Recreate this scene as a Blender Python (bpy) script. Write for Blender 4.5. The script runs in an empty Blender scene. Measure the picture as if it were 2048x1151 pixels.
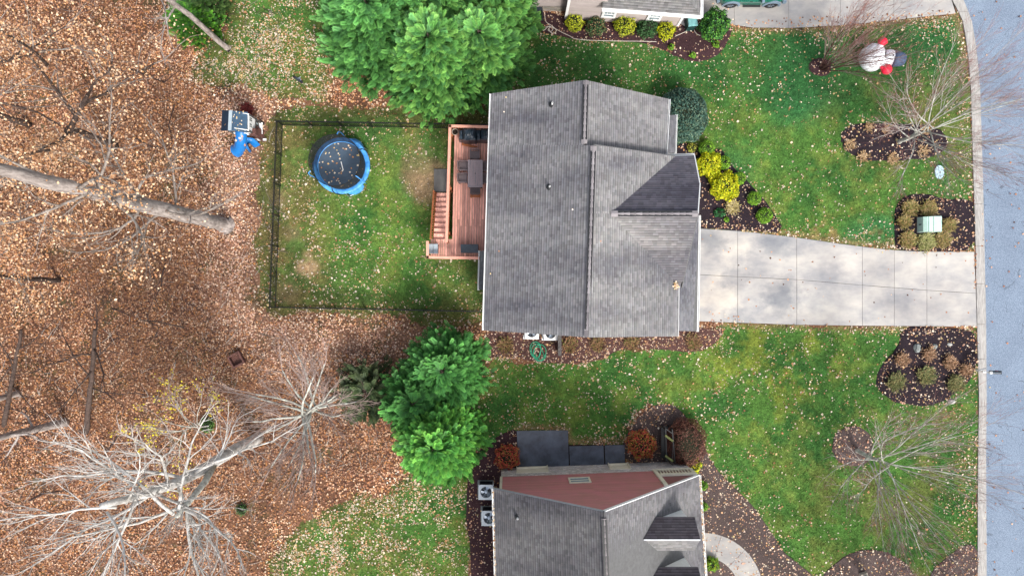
import bpy, math, random
import numpy as np
from math import radians, sin, cos, pi
from mathutils import Vector

# ------------------------------------------------------------------ camera, sky, sun, exposure
H = 42.67                                    # camera height above ground in metres
SC = bpy.context.scene
cam_d = bpy.data.cameras.new('camera'); cam = bpy.data.objects.new('camera', cam_d)
SC.collection.objects.link(cam); SC.camera = cam
cam.location = (0, 0, H); cam.rotation_euler = (0, 0, 0)
cam_d.sensor_width = 36; cam_d.lens = 24; cam_d.clip_start = .5; cam_d.clip_end = 3000

SUN_AZ, SUN_EL = 152.0, 46.0                 # compass bearing and elevation of the (veiled) sun
w = bpy.data.worlds.new("World"); SC.world = w; w.use_nodes = True
nt = w.node_tree; nt.nodes.clear()
sky = nt.nodes.new('ShaderNodeTexSky'); sky.sky_type = 'NISHITA'; sky.sun_disc = False
sky.sun_elevation = radians(SUN_EL); sky.sun_rotation = radians(SUN_AZ)
sky.air_density = 1.0; sky.dust_density = 4.0; sky.ozone_density = 1.0
bg = nt.nodes.new('ShaderNodeBackground'); bg.inputs[1].default_value = .15
hsv = nt.nodes.new('ShaderNodeHueSaturation'); hsv.inputs['Saturation'].default_value = .45
wo = nt.nodes.new('ShaderNodeOutputWorld')
nt.links.new(sky.outputs[0], hsv.inputs['Color']); nt.links.new(hsv.outputs[0], bg.inputs[0]); nt.links.new(bg.outputs[0], wo.inputs[0])
sd = bpy.data.lights.new('sun', 'SUN'); sun = bpy.data.objects.new('sun', sd); SC.collection.objects.link(sun)
sd.energy = 1.75; sd.angle = radians(12); sd.color = (1, .96, .90)
sv = Vector((sin(radians(SUN_AZ)) * cos(radians(SUN_EL)), cos(radians(SUN_AZ)) * cos(radians(SUN_EL)), sin(radians(SUN_EL))))
sun.rotation_euler = sv.to_track_quat('Z', 'Y').to_euler()
vs = SC.view_settings; vs.view_transform = 'Standard'; vs.look = 'None'; vs.gamma = 1; vs.use_curve_mapping = False
vs.exposure = 0.97

# ------------------------------------------------------------------ helpers
RNG = np.random.default_rng(11); random.seed(5)
COL = SC.collection

def P(px, py, z=0.0):
    """world point at height z on the sight line of a photograph position"""
    s = (H - z) / H / 32.0
    return np.array(((px - 1024) * s, (575.5 - py) * s, z))

class Plane:
    def __init__(s, a, b, c):
        s.o = np.array(a, float); n = np.cross(np.array(b) - s.o, np.array(c) - s.o); n /= np.linalg.norm(n)
        s.n = n if n[2] >= 0 else -n
    def at(s, px, py):
        c = np.array((0, 0, H)); d = P(px, py, 0) - c
        t = np.dot(s.o - c, s.n) / np.dot(d, s.n); return c + d * t
    def z(s, x, y): return s.o[2] - (s.n[0] * (x - s.o[0]) + s.n[1] * (y - s.o[1])) / s.n[2]

def new_mesh(name, V, F, colors=None, smooth=False):
    """V (n,3); F an (m,k) array or list of such arrays or list of tuples"""
    me = bpy.data.meshes.new(name); V = np.asarray(V, dtype=np.float32).reshape(-1, 3)
    arrs = F if isinstance(F, list) and len(F) and isinstance(F[0], np.ndarray) else None
    if isinstance(F, np.ndarray): arrs = [F]
    if arrs is not None:
        arrs = [a for a in arrs if len(a)]
        loops = np.concatenate([a.ravel() for a in arrs]).astype(np.int32)
        tot = np.concatenate([np.full(len(a), a.shape[1]) for a in arrs]).astype(np.int32)
        st = np.concatenate([[0], np.cumsum(tot)[:-1]]).astype(np.int32)
        me.vertices.add(len(V)); me.vertices.foreach_set('co', V.ravel())
        me.loops.add(len(loops)); me.loops.foreach_set('vertex_index', loops)
        me.polygons.add(len(tot)); me.polygons.foreach_set('loop_start', st)
        try: me.polygons.foreach_set('loop_total', tot)
        except Exception: pass
        me.update(calc_edges=True)
    else:
        me.from_pydata([tuple(map(float, v)) for v in V], [], F); me.update()
    if colors is not None:
        at = me.color_attributes.new('tint', 'FLOAT_COLOR', 'POINT')
        c = np.ones((len(V), 4), np.float32); c[:, :3] = np.asarray(colors, np.float32).reshape(-1, 3)
        at.data.foreach_set('color', c.ravel())
    me.polygons.foreach_set('use_smooth', np.full(len(me.polygons), smooth))
    return me

def link(name, me, m=None, parent=None, loc=None):
    o = bpy.data.objects.new(name, me); COL.objects.link(o)
    if m is not None and me is not None and not me.materials: me.materials.append(m)
    if parent is not None: o.parent = parent
    if loc is not None: o.location = tuple(float(a) for a in loc)
    return o

def root_loc(o):
    while o.parent: o = o.parent
    return np.array(o.location)

def tag(o, label=None, cat=None, group=None, kind=None):
    if label: o['label'] = label
    if cat: o['category'] = cat
    if group: o['group'] = group
    if kind: o['kind'] = kind
    return o

def thing(name, loc, label, cat, group=None, kind=None):
    o = bpy.data.objects.new(name, None); COL.objects.link(o); o.location = tuple(float(a) for a in loc)
    o.empty_display_size = .2
    return tag(o, label, cat, group, kind)

def part(name, V, F, m, root, colors=None, smooth=False, kind=None, label=None):
    """vertices are in world space, root (and every level above) unrotated"""
    V = np.asarray(V, float).reshape(-1, 3) - root_loc(root)
    o = link(name, new_mesh(name, V, F, colors, smooth), m, root)
    if kind: o['kind'] = kind
    if label: o['label'] = label
    return o

def solo(name, V, F, m, label=None, cat=None, group=None, kind=None, colors=None, smooth=False, at_base=True):
    V = np.asarray(V, float).reshape(-1, 3)
    c = np.array((V[:, 0].mean(), V[:, 1].mean(), V[:, 2].min())) if at_base else np.zeros(3)
    o = link(name, new_mesh(name, V - c, F, colors, smooth), m, None, c)
    return tag(o, label, cat, group, kind)

class MB:
    def __init__(s): s.V = []; s.F = []; s.n = 0
    def add(s, V, F):
        V = np.asarray(V, float).reshape(-1, 3)
        s.V.append(V); s.F += [tuple(int(i) + s.n for i in f) for f in F]; s.n += len(V); return s
    def box(s, c, sz, rz=0, rx=0, ry=0, taper=1.0):
        x, y, z = [a / 2 for a in sz]
        v = np.array([(-x, -y, -z), (x, -y, -z), (x, y, -z), (-x, y, -z), (-x * taper, -y * taper, z), (x * taper, -y * taper, z), (x * taper, y * taper, z), (-x * taper, y * taper, z)])
        if rx: v = v @ np.array([[1, 0, 0], [0, cos(rx), sin(rx)], [0, -sin(rx), cos(rx)]])
        if ry: v = v @ np.array([[cos(ry), 0, -sin(ry)], [0, 1, 0], [sin(ry), 0, cos(ry)]])
        if rz: v = v @ np.array([[cos(rz), sin(rz), 0], [-sin(rz), cos(rz), 0], [0, 0, 1]])
        return s.add(v + np.array(c), [(3, 2, 1, 0), (4, 5, 6, 7), (0, 1, 5, 4), (1, 2, 6, 5), (2, 3, 7, 6), (3, 0, 4, 7)])
    def bar(s, a, b, w, h=None):
        a = np.array(a, float); b = np.array(b, float); h = h or w; d = b - a; L = np.linalg.norm(d); d /= L
        u = np.cross(d, (0, 0, 1)); u = np.array((1., 0, 0)) if np.linalg.norm(u) < 1e-4 else u / np.linalg.norm(u)
        v = np.cross(u, d); q = []
        for p in (a, b):
            for i, j in ((-1, -1), (1, -1), (1, 1), (-1, 1)): q.append(p + u * i * w / 2 + v * j * h / 2)
        return s.add(q, [(3, 2, 1, 0), (4, 5, 6, 7), (0, 1, 5, 4), (1, 2, 6, 5), (2, 3, 7, 6), (3, 0, 4, 7)])
    def tube(s, pts, r, n=8, cap=True):
        pts = np.asarray(pts, float); K = len(pts); r = np.full(K, r) if np.isscalar(r) else np.asarray(r)
        V, F = tubes(pts[None], r[None], n); F = [tuple(f) for f in F]
        if cap: F += [tuple(range(n - 1, -1, -1)), tuple(range((K - 1) * n, K * n))]
        return s.add(V, F)
    def prism(s, poly, z0, z1):
        """poly: list of (x,y) or (x,y,z) (then z is ignored)"""
        p = [(a[0], a[1]) for a in poly]
        ar = sum(p[i][0] * p[(i + 1) % len(p)][1] - p[(i + 1) % len(p)][0] * p[i][1] for i in range(len(p)))
        if ar < 0: p = p[::-1]
        n = len(p); v = [(x, y, z0) for x, y in p] + [(x, y, z1) for x, y in p]
        return s.add(v, [tuple(range(n - 1, -1, -1)), tuple(range(n, 2 * n))] + [(i, (i + 1) % n, n + (i + 1) % n, n + i) for i in range(n)])
    def slab(s, poly3, t):
        """polygon in 3-D extruded straight down by t"""
        p = [np.array(a, float) for a in poly3]
        nz = sum(p[i][0] * p[(i + 1) % len(p)][1] - p[(i + 1) % len(p)][0] * p[i][1] for i in range(len(p)))
        if nz < 0: p = p[::-1]
        n = len(p); v = p + [a - np.array((0, 0, t)) for a in p]
        return s.add(v, [tuple(range(n)), tuple(range(2 * n - 1, n - 1, -1))] + [(n + i, n + (i + 1) % n, (i + 1) % n, i) for i in range(n)])
    def lathe(s, c, prof, n=20, a0=0, a1=2 * pi):
        c = np.array(c, float); full = abs(a1 - a0) > 6.28; m = n if full else n + 1; K = len(prof)
        v = [(c[0] + r * cos(a0 + (a1 - a0) * i / n), c[1] + r * sin(a0 + (a1 - a0) * i / n), c[2] + z) for r, z in prof for i in range(m)]
        f = []
        for k in range(K - 1):
            for i in range(n):
                j = (i + 1) % m if full else i + 1
                f.append((k * m + i, k * m + j, (k + 1) * m + j, (k + 1) * m + i))
        return s.add(v, f)
    def sphere(s, c, r, n=16, m=10):
        r = np.array((r, r, r)) if np.isscalar(r) else np.array(r)
        v = [np.array(c) + r * (cos(2 * pi * i / n) * sin(pi * (j + .0) / m), sin(2 * pi * i / n) * sin(pi * j / m), -cos(pi * j / m)) for j in range(1, m) for i in range(n)]
        v += [np.array(c) - (0, 0, r[2]), np.array(c) + (0, 0, r[2])]; f = []
        for j in range(m - 2):
            for i in range(n): f.append((j * n + i, j * n + (i + 1) % n, (j + 1) * n + (i + 1) % n, (j + 1) * n + i))
        B, T = (m - 1) * n, (m - 1) * n + 1
        for i in range(n): f.append((B, (i + 1) % n, i)); f.append((T, (m - 2) * n + i, (m - 2) * n + (i + 1) % n))
        return s.add(v, f)
    def part(s, name, m, root, smooth=False, **k): return part(name, np.concatenate(s.V), s.F, m, root, smooth=smooth, **k)
    def solo(s, name, m, label=None, cat=None, **k): return solo(name, np.concatenate(s.V), s.F, m, label, cat, **k)

def tubes(Pt, R, S):
    """Pt (N,K,3), R (N,K) -> verts, quads of N tubes"""
    N, K, _ = Pt.shape
    T = np.gradient(Pt, axis=1); T /= np.linalg.norm(T, axis=2, keepdims=True) + 1e-9
    m = T.mean(axis=1); ref = np.where(np.abs(m[:, 2:3]) < .8, np.array([[0, 0, 1.]]), np.array([[1., 0, 0]]))[:, None, :].repeat(K, 1)
    U = np.cross(T, ref); U /= np.linalg.norm(U, axis=2, keepdims=True) + 1e-9; W = np.cross(T, U)
    a = np.arange(S) * 2 * pi / S
    V = Pt[:, :, None] + R[:, :, None, None] * (U[:, :, None] * np.cos(a)[None, None, :, None] + W[:, :, None] * np.sin(a)[None, None, :, None])
    base = (np.arange(N) * K * S)[:, None, None] + (np.arange(K - 1) * S)[None, :, None]
    i = np.arange(S)[None, None, :]; j = (i + 1) % S
    F = np.stack([base + i, base + j, base + S + j, base + S + i], -1).reshape(-1, 4)
    return V.reshape(-1, 3), F

def copy_tree(o, parent=None):
    c = o.copy(); COL.objects.link(c); c.parent = parent
    for ch in list(o.children): copy_tree(ch, c)
    return c

# ------------------------------------------------------------------ materials
def mat(name, col, rough=.8, var=.15, scale=6, bump=.15, bscale=60, attr=False, metallic=0, col2=None, stretch=(1, 1, 1), spec=.3, big=0, alpha=None, subs=0, detail=4, coat=0):
    m = bpy.data.materials.new(name); m.use_nodes = True; n = m.node_tree; L = n.links.new
    b = n.nodes['Principled BSDF']; b.inputs['Roughness'].default_value = rough; b.inputs['Metallic'].default_value = metallic
    b.inputs['Specular IOR Level'].default_value = spec; b.inputs['Coat Weight'].default_value = coat
    g = n.nodes.new('ShaderNodeNewGeometry'); mp = n.nodes.new('ShaderNodeVectorMath'); mp.operation = 'MULTIPLY'
    mp.inputs[1].default_value = stretch; L(g.outputs['Position'], mp.inputs[0])
    nz = n.nodes.new('ShaderNodeTexNoise'); nz.inputs['Scale'].default_value = scale; nz.inputs['Detail'].default_value = detail; nz.inputs['Roughness'].default_value = .65
    L(mp.outputs[0], nz.inputs['Vector'])
    c1 = tuple(col); c2 = tuple(col2) if col2 else tuple(a * (1 - 2 * var) for a in col)
    rp = n.nodes.new('ShaderNodeValToRGB'); rp.color_ramp.elements[0].position = .3; rp.color_ramp.elements[1].position = .7
    rp.color_ramp.elements[0].color = (*c2, 1); rp.color_ramp.elements[1].color = (*(tuple(min(1, a * (1 + var)) for a in c1)), 1)
    L(nz.outputs['Fac'], rp.inputs[0]); out = rp.outputs[0]
    def mul(a, bsock):
        x = n.nodes.new('ShaderNodeMix'); x.data_type = 'RGBA'; x.blend_type = 'MULTIPLY'; x.inputs[0].default_value = 1
        L(a, x.inputs[6]); L(bsock, x.inputs[7]); return x.outputs[2]
    if attr:
        at = n.nodes.new('ShaderNodeAttribute'); at.attribute_name = 'tint'; out = mul(out, at.outputs['Color'])
    if big:
        n2 = n.nodes.new('ShaderNodeTexNoise'); n2.inputs['Scale'].default_value = .35; n2.inputs['Detail'].default_value = 5; n2.inputs['Roughness'].default_value = .6
        L(mp.outputs[0], n2.inputs['Vector'])
        r2 = n.nodes.new('ShaderNodeValToRGB'); r2.color_ramp.elements[0].position = .35; r2.color_ramp.elements[1].position = .62
        r2.color_ramp.elements[0].color = (1 - big, 1 - big, 1 - big * .85, 1); r2.color_ramp.elements[1].color = (1.08, 1.08, 1.08, 1)
        L(n2.outputs['Fac'], r2.inputs[0]); out = mul(out, r2.outputs[0])
    L(out, b.inputs['Base Color'])
    if bump:
        n3 = n.nodes.new('ShaderNodeTexNoise'); n3.inputs['Scale'].default_value = bscale; n3.inputs['Detail'].default_value = 3
        L(g.outputs['Position'], n3.inputs['Vector'])
        bp = n.nodes.new('ShaderNodeBump'); bp.inputs['Strength'].default_value = bump; bp.inputs['Distance'].default_value = .02
        L(n3.outputs['Fac'], bp.inputs['Height']); L(bp.outputs[0], b.inputs['Normal'])
    if subs:
        b.inputs['Subsurface Weight'].default_value = subs
    if alpha is not None: b.inputs['Alpha'].default_value = alpha
    return m

M = {}
M['litter'] = mat('leaf_litter_ground', (1, 1, 1), .95, .35, 9, .8, 30, attr=True, col2=(.30, .26, .24))
M['leaf'] = mat('dry_leaf', (1, 1, 1), .75, .1, 20, .1, attr=True, spec=.3)
M['grass'] = mat('turf', (1, 1, 1), .9, .3, 11, .9, 45, attr=True, col2=(.42, .45, .42), spec=.15)
M['blade'] = mat('grass_blades', (1, 1, 1), .7, .25, 3, 0, attr=True, spec=.2)
M['mulch'] = mat('dark_mulch', (.027, .019, .022), .95, .4, 22, 1, 40, col2=(.007, .005, .007), attr=True, spec=.2)
M['shingle'] = mat('asphalt_shingles', (1, 1, 1), .92, .08, 14, .6, 120, attr=True, big=.44, stretch=(.40, 1.35, .4), spec=.25)
M['shingle_new'] = mat('asphalt_shingles_even', (1, 1, 1), .92, .08, 14, .6, 120, attr=True, big=.16, spec=.25)
M['white'] = mat('white_trim', (.78, .79, .78), .45, .05, 3, .05)
M['cream'] = mat('cream_trim', (.70, .66, .52), .6, .06, 3, .05)
M['taupe'] = mat('taupe_siding', (.40, .345, .33), .6, .05, 2, .05, attr=True)
M['redsid'] = mat('dusty_red_siding', (.44, .165, .175), .6, .06, 1.2, .05, attr=True, col2=(.38, .18, .155))
M['brick'] = mat('grey_beige_brick', (1, 1, 1), .9, .12, 9, .4, attr=True)
M['mortar'] = mat('mortar', (.36, .34, .31), .95, .1, 9, .3)
M['fascia'] = mat('roof_edge', (.12, .12, .12), .8, .1)
M['concrete'] = mat('driveway_concrete', (.455, .425, .38), .85, .03, .9, .25, 90, attr=True, col2=(.27, .27, .275), big=.24, stretch=(.55, 1, 1), detail=7)
M['kerb'] = mat('kerb_concrete', (.37, .355, .335), .9, .08, 5, .3, 90, col2=(.22, .21, .20), stretch=(3, .4, 1))
M['pad'] = mat('wet_concrete', (.075, .095, .13), .30, .2, 1.1, .08, 70, col2=(.022, .028, .040), spec=.7)
M['deck'] = mat('cedar_stain_deck', (.86, .46, .36), .7, .14, 3, .25, 50, attr=True, col2=(.56, .28, .22), stretch=(6, .7, 1))
M['deckrail'] = mat('cedar_rail', (.70, .34, .25), .7, .1, 3, .2, 50)
M['cedar'] = mat('orange_cedar', (.42, .14, .055), .7, .15, 4, .2)
M['blackm'] = mat('black_metal', (.012, .013, .014), .4, .1, 6, 0, metallic=.2, spec=.5)
M['bark_g'] = mat('grey_bark', (.33, .29, .265), .95, .3, 7, 1, 18, col2=(.13, .105, .095), stretch=(1, 1, .3))
M['bark_d'] = mat('dark_bark', (.075, .052, .042), .95, .3, 6, 1, 20, col2=(.028, .018, .015))
M['bark_l'] = mat('lichen_bark', (.50, .52, .46), .95, .2, 3.2, 1, 18, col2=(.19, .165, .145))
M['bark_w'] = mat('pale_bark', (.58, .565, .54), .95, .15, 2.4, .8, 18, col2=(.27, .25, .22))
M['bark_o'] = mat('oak_limb_bark', (.27, .235, .205), .95, .25, 4, 1, 18, col2=(.085, .065, .055))
M['twig_b'] = mat('brown_twigs', (.20, .145, .12), .9, .2, 2, 0, col2=(.10, .07, .06))
M['twig_w'] = mat('pale_twigs', (.44, .41, .385), .9, .1, 2, 0, col2=(.22, .185, .165))
M['twig_r'] = mat('reddish_twigs', (.25, .10, .09), .9, .2, 2, 0)
M['twig_t'] = mat('tan_twigs', (.33, .26, .23), .9, .2, 2, 0, col2=(.17, .115, .10))
M['twig_d'] = mat('dark_twigs', (.050, .032, .028), .9, .2, 2, 0)
M['foliage'] = mat('foliage', (1, 1, 1), .6, .12, 3, 0, attr=True, spec=.25)
M['core'] = mat('shrub_inner_twigs', (.016, .022, .010), .95, .3, 12, .5)
M['blue'] = mat('blue_plastic', (.010, .155, .46), .35, .08, 4, .02, spec=.5)
M['bluepad'] = mat('blue_vinyl_pad', (.10, .38, .78), .45, .15, 2.2, .05, col2=(.015, .15, .48), spec=.5)
M['matblk'] = mat('jump_mat', (.055, .085, .125), .7, .1, 3, .05)
M['net'] = mat('safety_net', (.012, .014, .018), .8, .05, 4, 0, alpha=.72)
M['navy'] = mat('navy_board', (.030, .060, .105), .75, .15, 3, .1, attr=True)
M['wicker'] = mat('brown_grey_resin', (.135, .105, .11), .55, .1, 12, .2, attr=True)
M['tablet'] = mat('table_slat', (.30, .25, .265), .5, .06, 12, .05)
M['cover'] = mat('black_vinyl_cover', (.018, .032, .048), .28, .3, 5, .9, 7, spec=.7)
M['greypl'] = mat('grey_plastic', (.34, .40, .44), .5, .05, 5, 0)
M['darkpl'] = mat('charcoal_plastic', (.028, .038, .048), .5, .1, 5, .1)
M['acw'] = mat('ac_cabinet', (.55, .60, .64), .4, .05, 5, 0, metallic=.1)
M['acd'] = mat('ac_dark', (.01, .014, .02), .5, .1, 5, 0)
M['acfan'] = mat('fan_metal', (.40, .47, .55), .3, .1, 5, 0, metallic=.7)
M['glass'] = mat('window_glass', (.10, .15, .18), .08, .3, 1.2, 0, spec=.9, col2=(.30, .36, .38))
M['glassd'] = mat('dark_glass', (.012, .02, .022), .05, .2, 2, 0, spec=.9)
M['hose_g'] = mat('green_hose', (.03, .36, .20), .5, .1, 5, 0)
M['hose_w'] = mat('pale_hose', (.55, .50, .44), .6, .1, 5, 0)
M['util'] = mat('pale_green_enamel', (.42, .60, .52), .45, .06, 2, .03)
M['car'] = mat('green_car_paint', (.012, .12, .085), .22, .1, 2, 0, coat=1, spec=.6)
M['cargrey'] = mat('grey_flare_plastic', (.16, .22, .28), .5, .05, 4, 0)
M['tyre'] = mat('tyre_rubber', (.018, .018, .02), .85, .1, 9, .2)
M['rim'] = mat('wheel_rim', (.10, .10, .11), .35, .1, 5, 0, metallic=.7)
M['redlens'] = mat('red_lens', (.35, .01, .02), .2, .1, 5, 0)
M['snow'] = mat('white_inflatable_fabric', (.80, .82, .86), .55, .04, 3, .3, 5)
M['mitten'] = mat('red_inflatable_fabric', (.72, .015, .05), .5, .08, 3, .2, 5)
M['hat'] = mat('slate_inflatable_fabric', (.07, .10, .17), .6, .15, 6, .2, 8)
M['rock'] = mat('pale_rock', (.55, .54, .50), .9, .2, 8, .6)
M['rockg'] = mat('grey_rock', (.24, .26, .25), .9, .25, 8, .6)
M['timber'] = mat('weathered_timber', (.11, .10, .095), .9, .25, 6, .5, col2=(.03, .03, .03))
M['mossy'] = mat('mossy_beam', (.20, .22, .08), .9, .25, 6, .5)
M['bin'] = mat('teal_bin_plastic', (.16, .36, .36), .5, .1, 5, 0)
M['bind'] = mat('dark_teal_bin', (.012, .055, .05), .5, .1, 5, 0)
M['rust'] = mat('rusty_steel', (.12, .055, .045), .85, .3, 10, .3)
M['flash'] = mat('lead_flashing', (.42, .44, .47), .5, .1, 6, .1, metallic=.3)
M['pot'] = mat('stone_pot', (.33, .29, .24), .8, .1, 6, .2)
M['soil'] = mat('potting_soil', (.02, .014, .01), .95, .3, 20, .5)
# asphalt: its own node tree (fine aggregate and thin cracks)
def asphalt():
    m = bpy.data.materials.new('pale_asphalt'); m.use_nodes = True; n = m.node_tree; L = n.links.new; b = n.nodes['Principled BSDF']
    b.inputs['Roughness'].default_value = .9; b.inputs['Specular IOR Level'].default_value = .25
    g = n.nodes.new('ShaderNodeNewGeometry')
    def noise(sc, d=3, vec=None):
        x = n.nodes.new('ShaderNodeTexNoise'); x.inputs['Scale'].default_value = sc; x.inputs['Detail'].default_value = d
        L(vec or g.outputs['Position'], x.inputs['Vector']); return x
    f = noise(26, 4); r = n.nodes.new('ShaderNodeValToRGB'); r.color_ramp.elements[0].position = .34; r.color_ramp.elements[1].position = .68
    r.color_ramp.elements[0].color = (.108, .145, .200, 1); r.color_ramp.elements[1].color = (.235, .29, .365, 1); L(f.outputs['Fac'], r.inputs[0])
    big = noise(.5, 4); r2 = n.nodes.new('ShaderNodeValToRGB'); r2.color_ramp.elements[0].position = .3; r2.color_ramp.elements[1].position = .7
    r2.color_ramp.elements[0].color = (.86, .86, .88, 1); r2.color_ramp.elements[1].color = (1.06, 1.06, 1.06, 1); L(big.outputs['Fac'], r2.inputs[0])
    mx = n.nodes.new('ShaderNodeMix'); mx.data_type = 'RGBA'; mx.blend_type = 'MULTIPLY'; mx.inputs[0].default_value = 1
    L(r.outputs[0], mx.inputs[6]); L(r2.outputs[0], mx.inputs[7])
    # cracks: thin cell borders, warped, shown only in patches
    wv = noise(1.7, 4); ad = n.nodes.new('ShaderNodeVectorMath'); ad.operation = 'MULTIPLY_ADD'; ad.inputs[1].default_value = (.9, .9, 0)
    L(wv.outputs['Color'], ad.inputs[0]); L(g.outputs['Position'], ad.inputs[2])
    st = n.nodes.new('ShaderNodeVectorMath'); st.operation = 'MULTIPLY'; st.inputs[1].default_value = (1, .42, 0); L(ad.outputs[0], st.inputs[0])
    v = n.nodes.new('ShaderNodeTexVoronoi'); v.feature = 'DISTANCE_TO_EDGE'; v.inputs['Scale'].default_value = .95; L(st.outputs[0], v.inputs['Vector'])
    lt = n.nodes.new('ShaderNodeMath'); lt.operation = 'LESS_THAN'; lt.inputs[1].default_value = .012; L(v.outputs['Distance'], lt.inputs[0])
    gate = noise(.6, 2); gt = n.nodes.new('ShaderNodeMath'); gt.operation = 'GREATER_THAN'; gt.inputs[1].default_value = .56; L(gate.outputs['Fac'], gt.inputs[0])
    ml = n.nodes.new('ShaderNodeMath'); ml.operation = 'MULTIPLY'; L(lt.outputs[0], ml.inputs[0]); L(gt.outputs[0], ml.inputs[1])
    m2 = n.nodes.new('ShaderNodeMath'); m2.operation = 'MULTIPLY'; m2.inputs[1].default_value = .6; L(ml.outputs[0], m2.inputs[0])
    mc = n.nodes.new('ShaderNodeMix'); mc.data_type = 'RGBA'; L(m2.outputs[0], mc.inputs[0]); L(mx.outputs[2], mc.inputs[6]); mc.inputs[7].default_value = (.07, .085, .11, 1)
    L(mc.outputs[2], b.inputs['Base Color'])
    bp = n.nodes.new('ShaderNodeBump'); bp.inputs['Strength'].default_value = .6; bp.inputs['Distance'].default_value = .02
    L(f.outputs['Fac'], bp.inputs['Height']); L(bp.outputs[0], b.inputs['Normal'])
    return m
M['asphalt'] = asphalt()

def stained_concrete():
    m = M['concrete']; n = m.node_tree; L = n.links.new; b = n.nodes['Principled BSDF']; src = b.inputs['Base Color'].links[0].from_socket
    g = n.nodes.new('ShaderNodeNewGeometry'); nz = n.nodes.new('ShaderNodeTexNoise'); nz.inputs['Scale'].default_value = .9; nz.inputs['Detail'].default_value = 7; nz.inputs['Roughness'].default_value = .65; L(g.outputs['Position'], nz.inputs['Vector'])
    wp = n.nodes.new('ShaderNodeVectorMath'); wp.operation = 'MULTIPLY_ADD'; wp.inputs[1].default_value = (3.2, 2.2, 0); L(nz.outputs['Color'], wp.inputs[0]); L(g.outputs['Position'], wp.inputs[2])
    out = src
    for px, py, rad, k in ((1562, 596, 1.35, (.52, .56, .63, 1)), (1550, 487, 1.2, (.62, .66, .72, 1)), (1412, 475, 1.2, (.60, .63, .68, 1)), (1650, 560, 1.4, (.80, .82, .86, 1)), (1480, 640, 1.0, (.7, .73, .78, 1)), (1470, 555, .9, (.72, .74, .78, 1)), (1600, 480, .9, (.8, .82, .86, 1)), (1800, 600, 1.0, (.82, .84, .87, 1)), (1440, 590, 1.5, (1.32, 1.26, 1.16, 1)), (1470, 510, 1.0, (1.28, 1.24, 1.17, 1)), (1640, 620, 1.2, (1.15, 1.14, 1.1, 1)), (1700, 525, 1.2, (1.12, 1.11, 1.1, 1))):
        c = P(px, py); d = n.nodes.new('ShaderNodeVectorMath'); d.operation = 'DISTANCE'; L(wp.outputs[0], d.inputs[0]); d.inputs[1].default_value = (float(c[0]) + 1.6, float(c[1]) + 1.1, 0.05)
        r = n.nodes.new('ShaderNodeMapRange'); r.inputs['From Min'].default_value = rad * 1.1; r.inputs['From Max'].default_value = rad * .35; r.inputs['To Max'].default_value = 1.0; L(d.outputs['Value'], r.inputs['Value'])
        x = n.nodes.new('ShaderNodeMix'); x.data_type = 'RGBA'; x.blend_type = 'MULTIPLY'; L(r.outputs[0], x.inputs[0]); L(out, x.inputs[6]); x.inputs[7].default_value = k; out = x.outputs[2]
    L(out, b.inputs['Base Color'])
stained_concrete()

# ------------------------------------------------------------------ ground fields on a 4 px (0.125 m) raster
ST = 4; X0, Y0, X1, Y1 = -240, -240, 2290, 1392
GX = np.arange(X0, X1, ST) + ST / 2; GY = np.arange(Y0, Y1, ST) + ST / 2
MX, MY = np.meshgrid(GX, GY)

def pmask(poly, X=None, Y=None):
    X = MX if X is None else X; Y = MY if Y is None else Y
    r = np.zeros(X.shape, bool); n = len(poly)
    for i in range(n):
        x1, y1 = poly[i]; x2, y2 = poly[(i + 1) % n]
        if y1 == y2: continue
        c = ((y1 > Y) != (y2 > Y)) & (X < (x2 - x1) * (Y - y1) / (y2 - y1) + x1); r ^= c
    return r

def blur(a, k):
    a = a.astype(float); k = max(1, int(k))
    for ax in (0, 1):
        for _ in range(2):
            p = np.pad(a, [(k + 1, k) if i == ax else (0, 0) for i in (0, 1)], mode='edge'); c = np.cumsum(p, axis=ax)
            n = a.shape[ax]; s1 = [slice(None)] * 2; s0 = [slice(None)] * 2
            s1[ax] = slice(2 * k + 1, 2 * k + 1 + n); s0[ax] = slice(0, n)
            a = (c[tuple(s1)] - c[tuple(s0)]) / (2 * k + 1)
    return a

def fbm(X, Y, scale, seed, octv=4, rough=.55):
    """value noise 0..1, scale in px"""
    r = np.random.default_rng(seed); tab = r.random((256, 256)); out = 0; amp = 1; tot = 0
    for o in range(octv):
        x = X / scale * 2 ** o + 57.3 * o; y = Y / scale * 2 ** o + 31.7 * o
        xi = np.floor(x).astype(int); yi = np.floor(y).astype(int); fx = x - xi; fy = y - yi
        fx = fx * fx * (3 - 2 * fx); fy = fy * fy * (3 - 2 * fy)
        g = lambda a, b: tab[(yi + b) % 256, (xi + a) % 256]
        out = out + amp * ((g(0, 0) * (1 - fx) + g(1, 0) * fx) * (1 - fy) + (g(0, 1) * (1 - fx) + g(1, 1) * fx) * fy)
        tot += amp; amp *= rough
    return out / tot

def smooth_poly(pts, it=2):
    pts = [np.array(p, float) for p in pts]
    for _ in range(it):
        q = []
        for i in range(len(pts)):
            a, b = pts[i], pts[(i + 1) % len(pts)]; q += [a * .75 + b * .25, a * .25 + b * .75]
        pts = q
    return [tuple(p) for p in pts]

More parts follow.
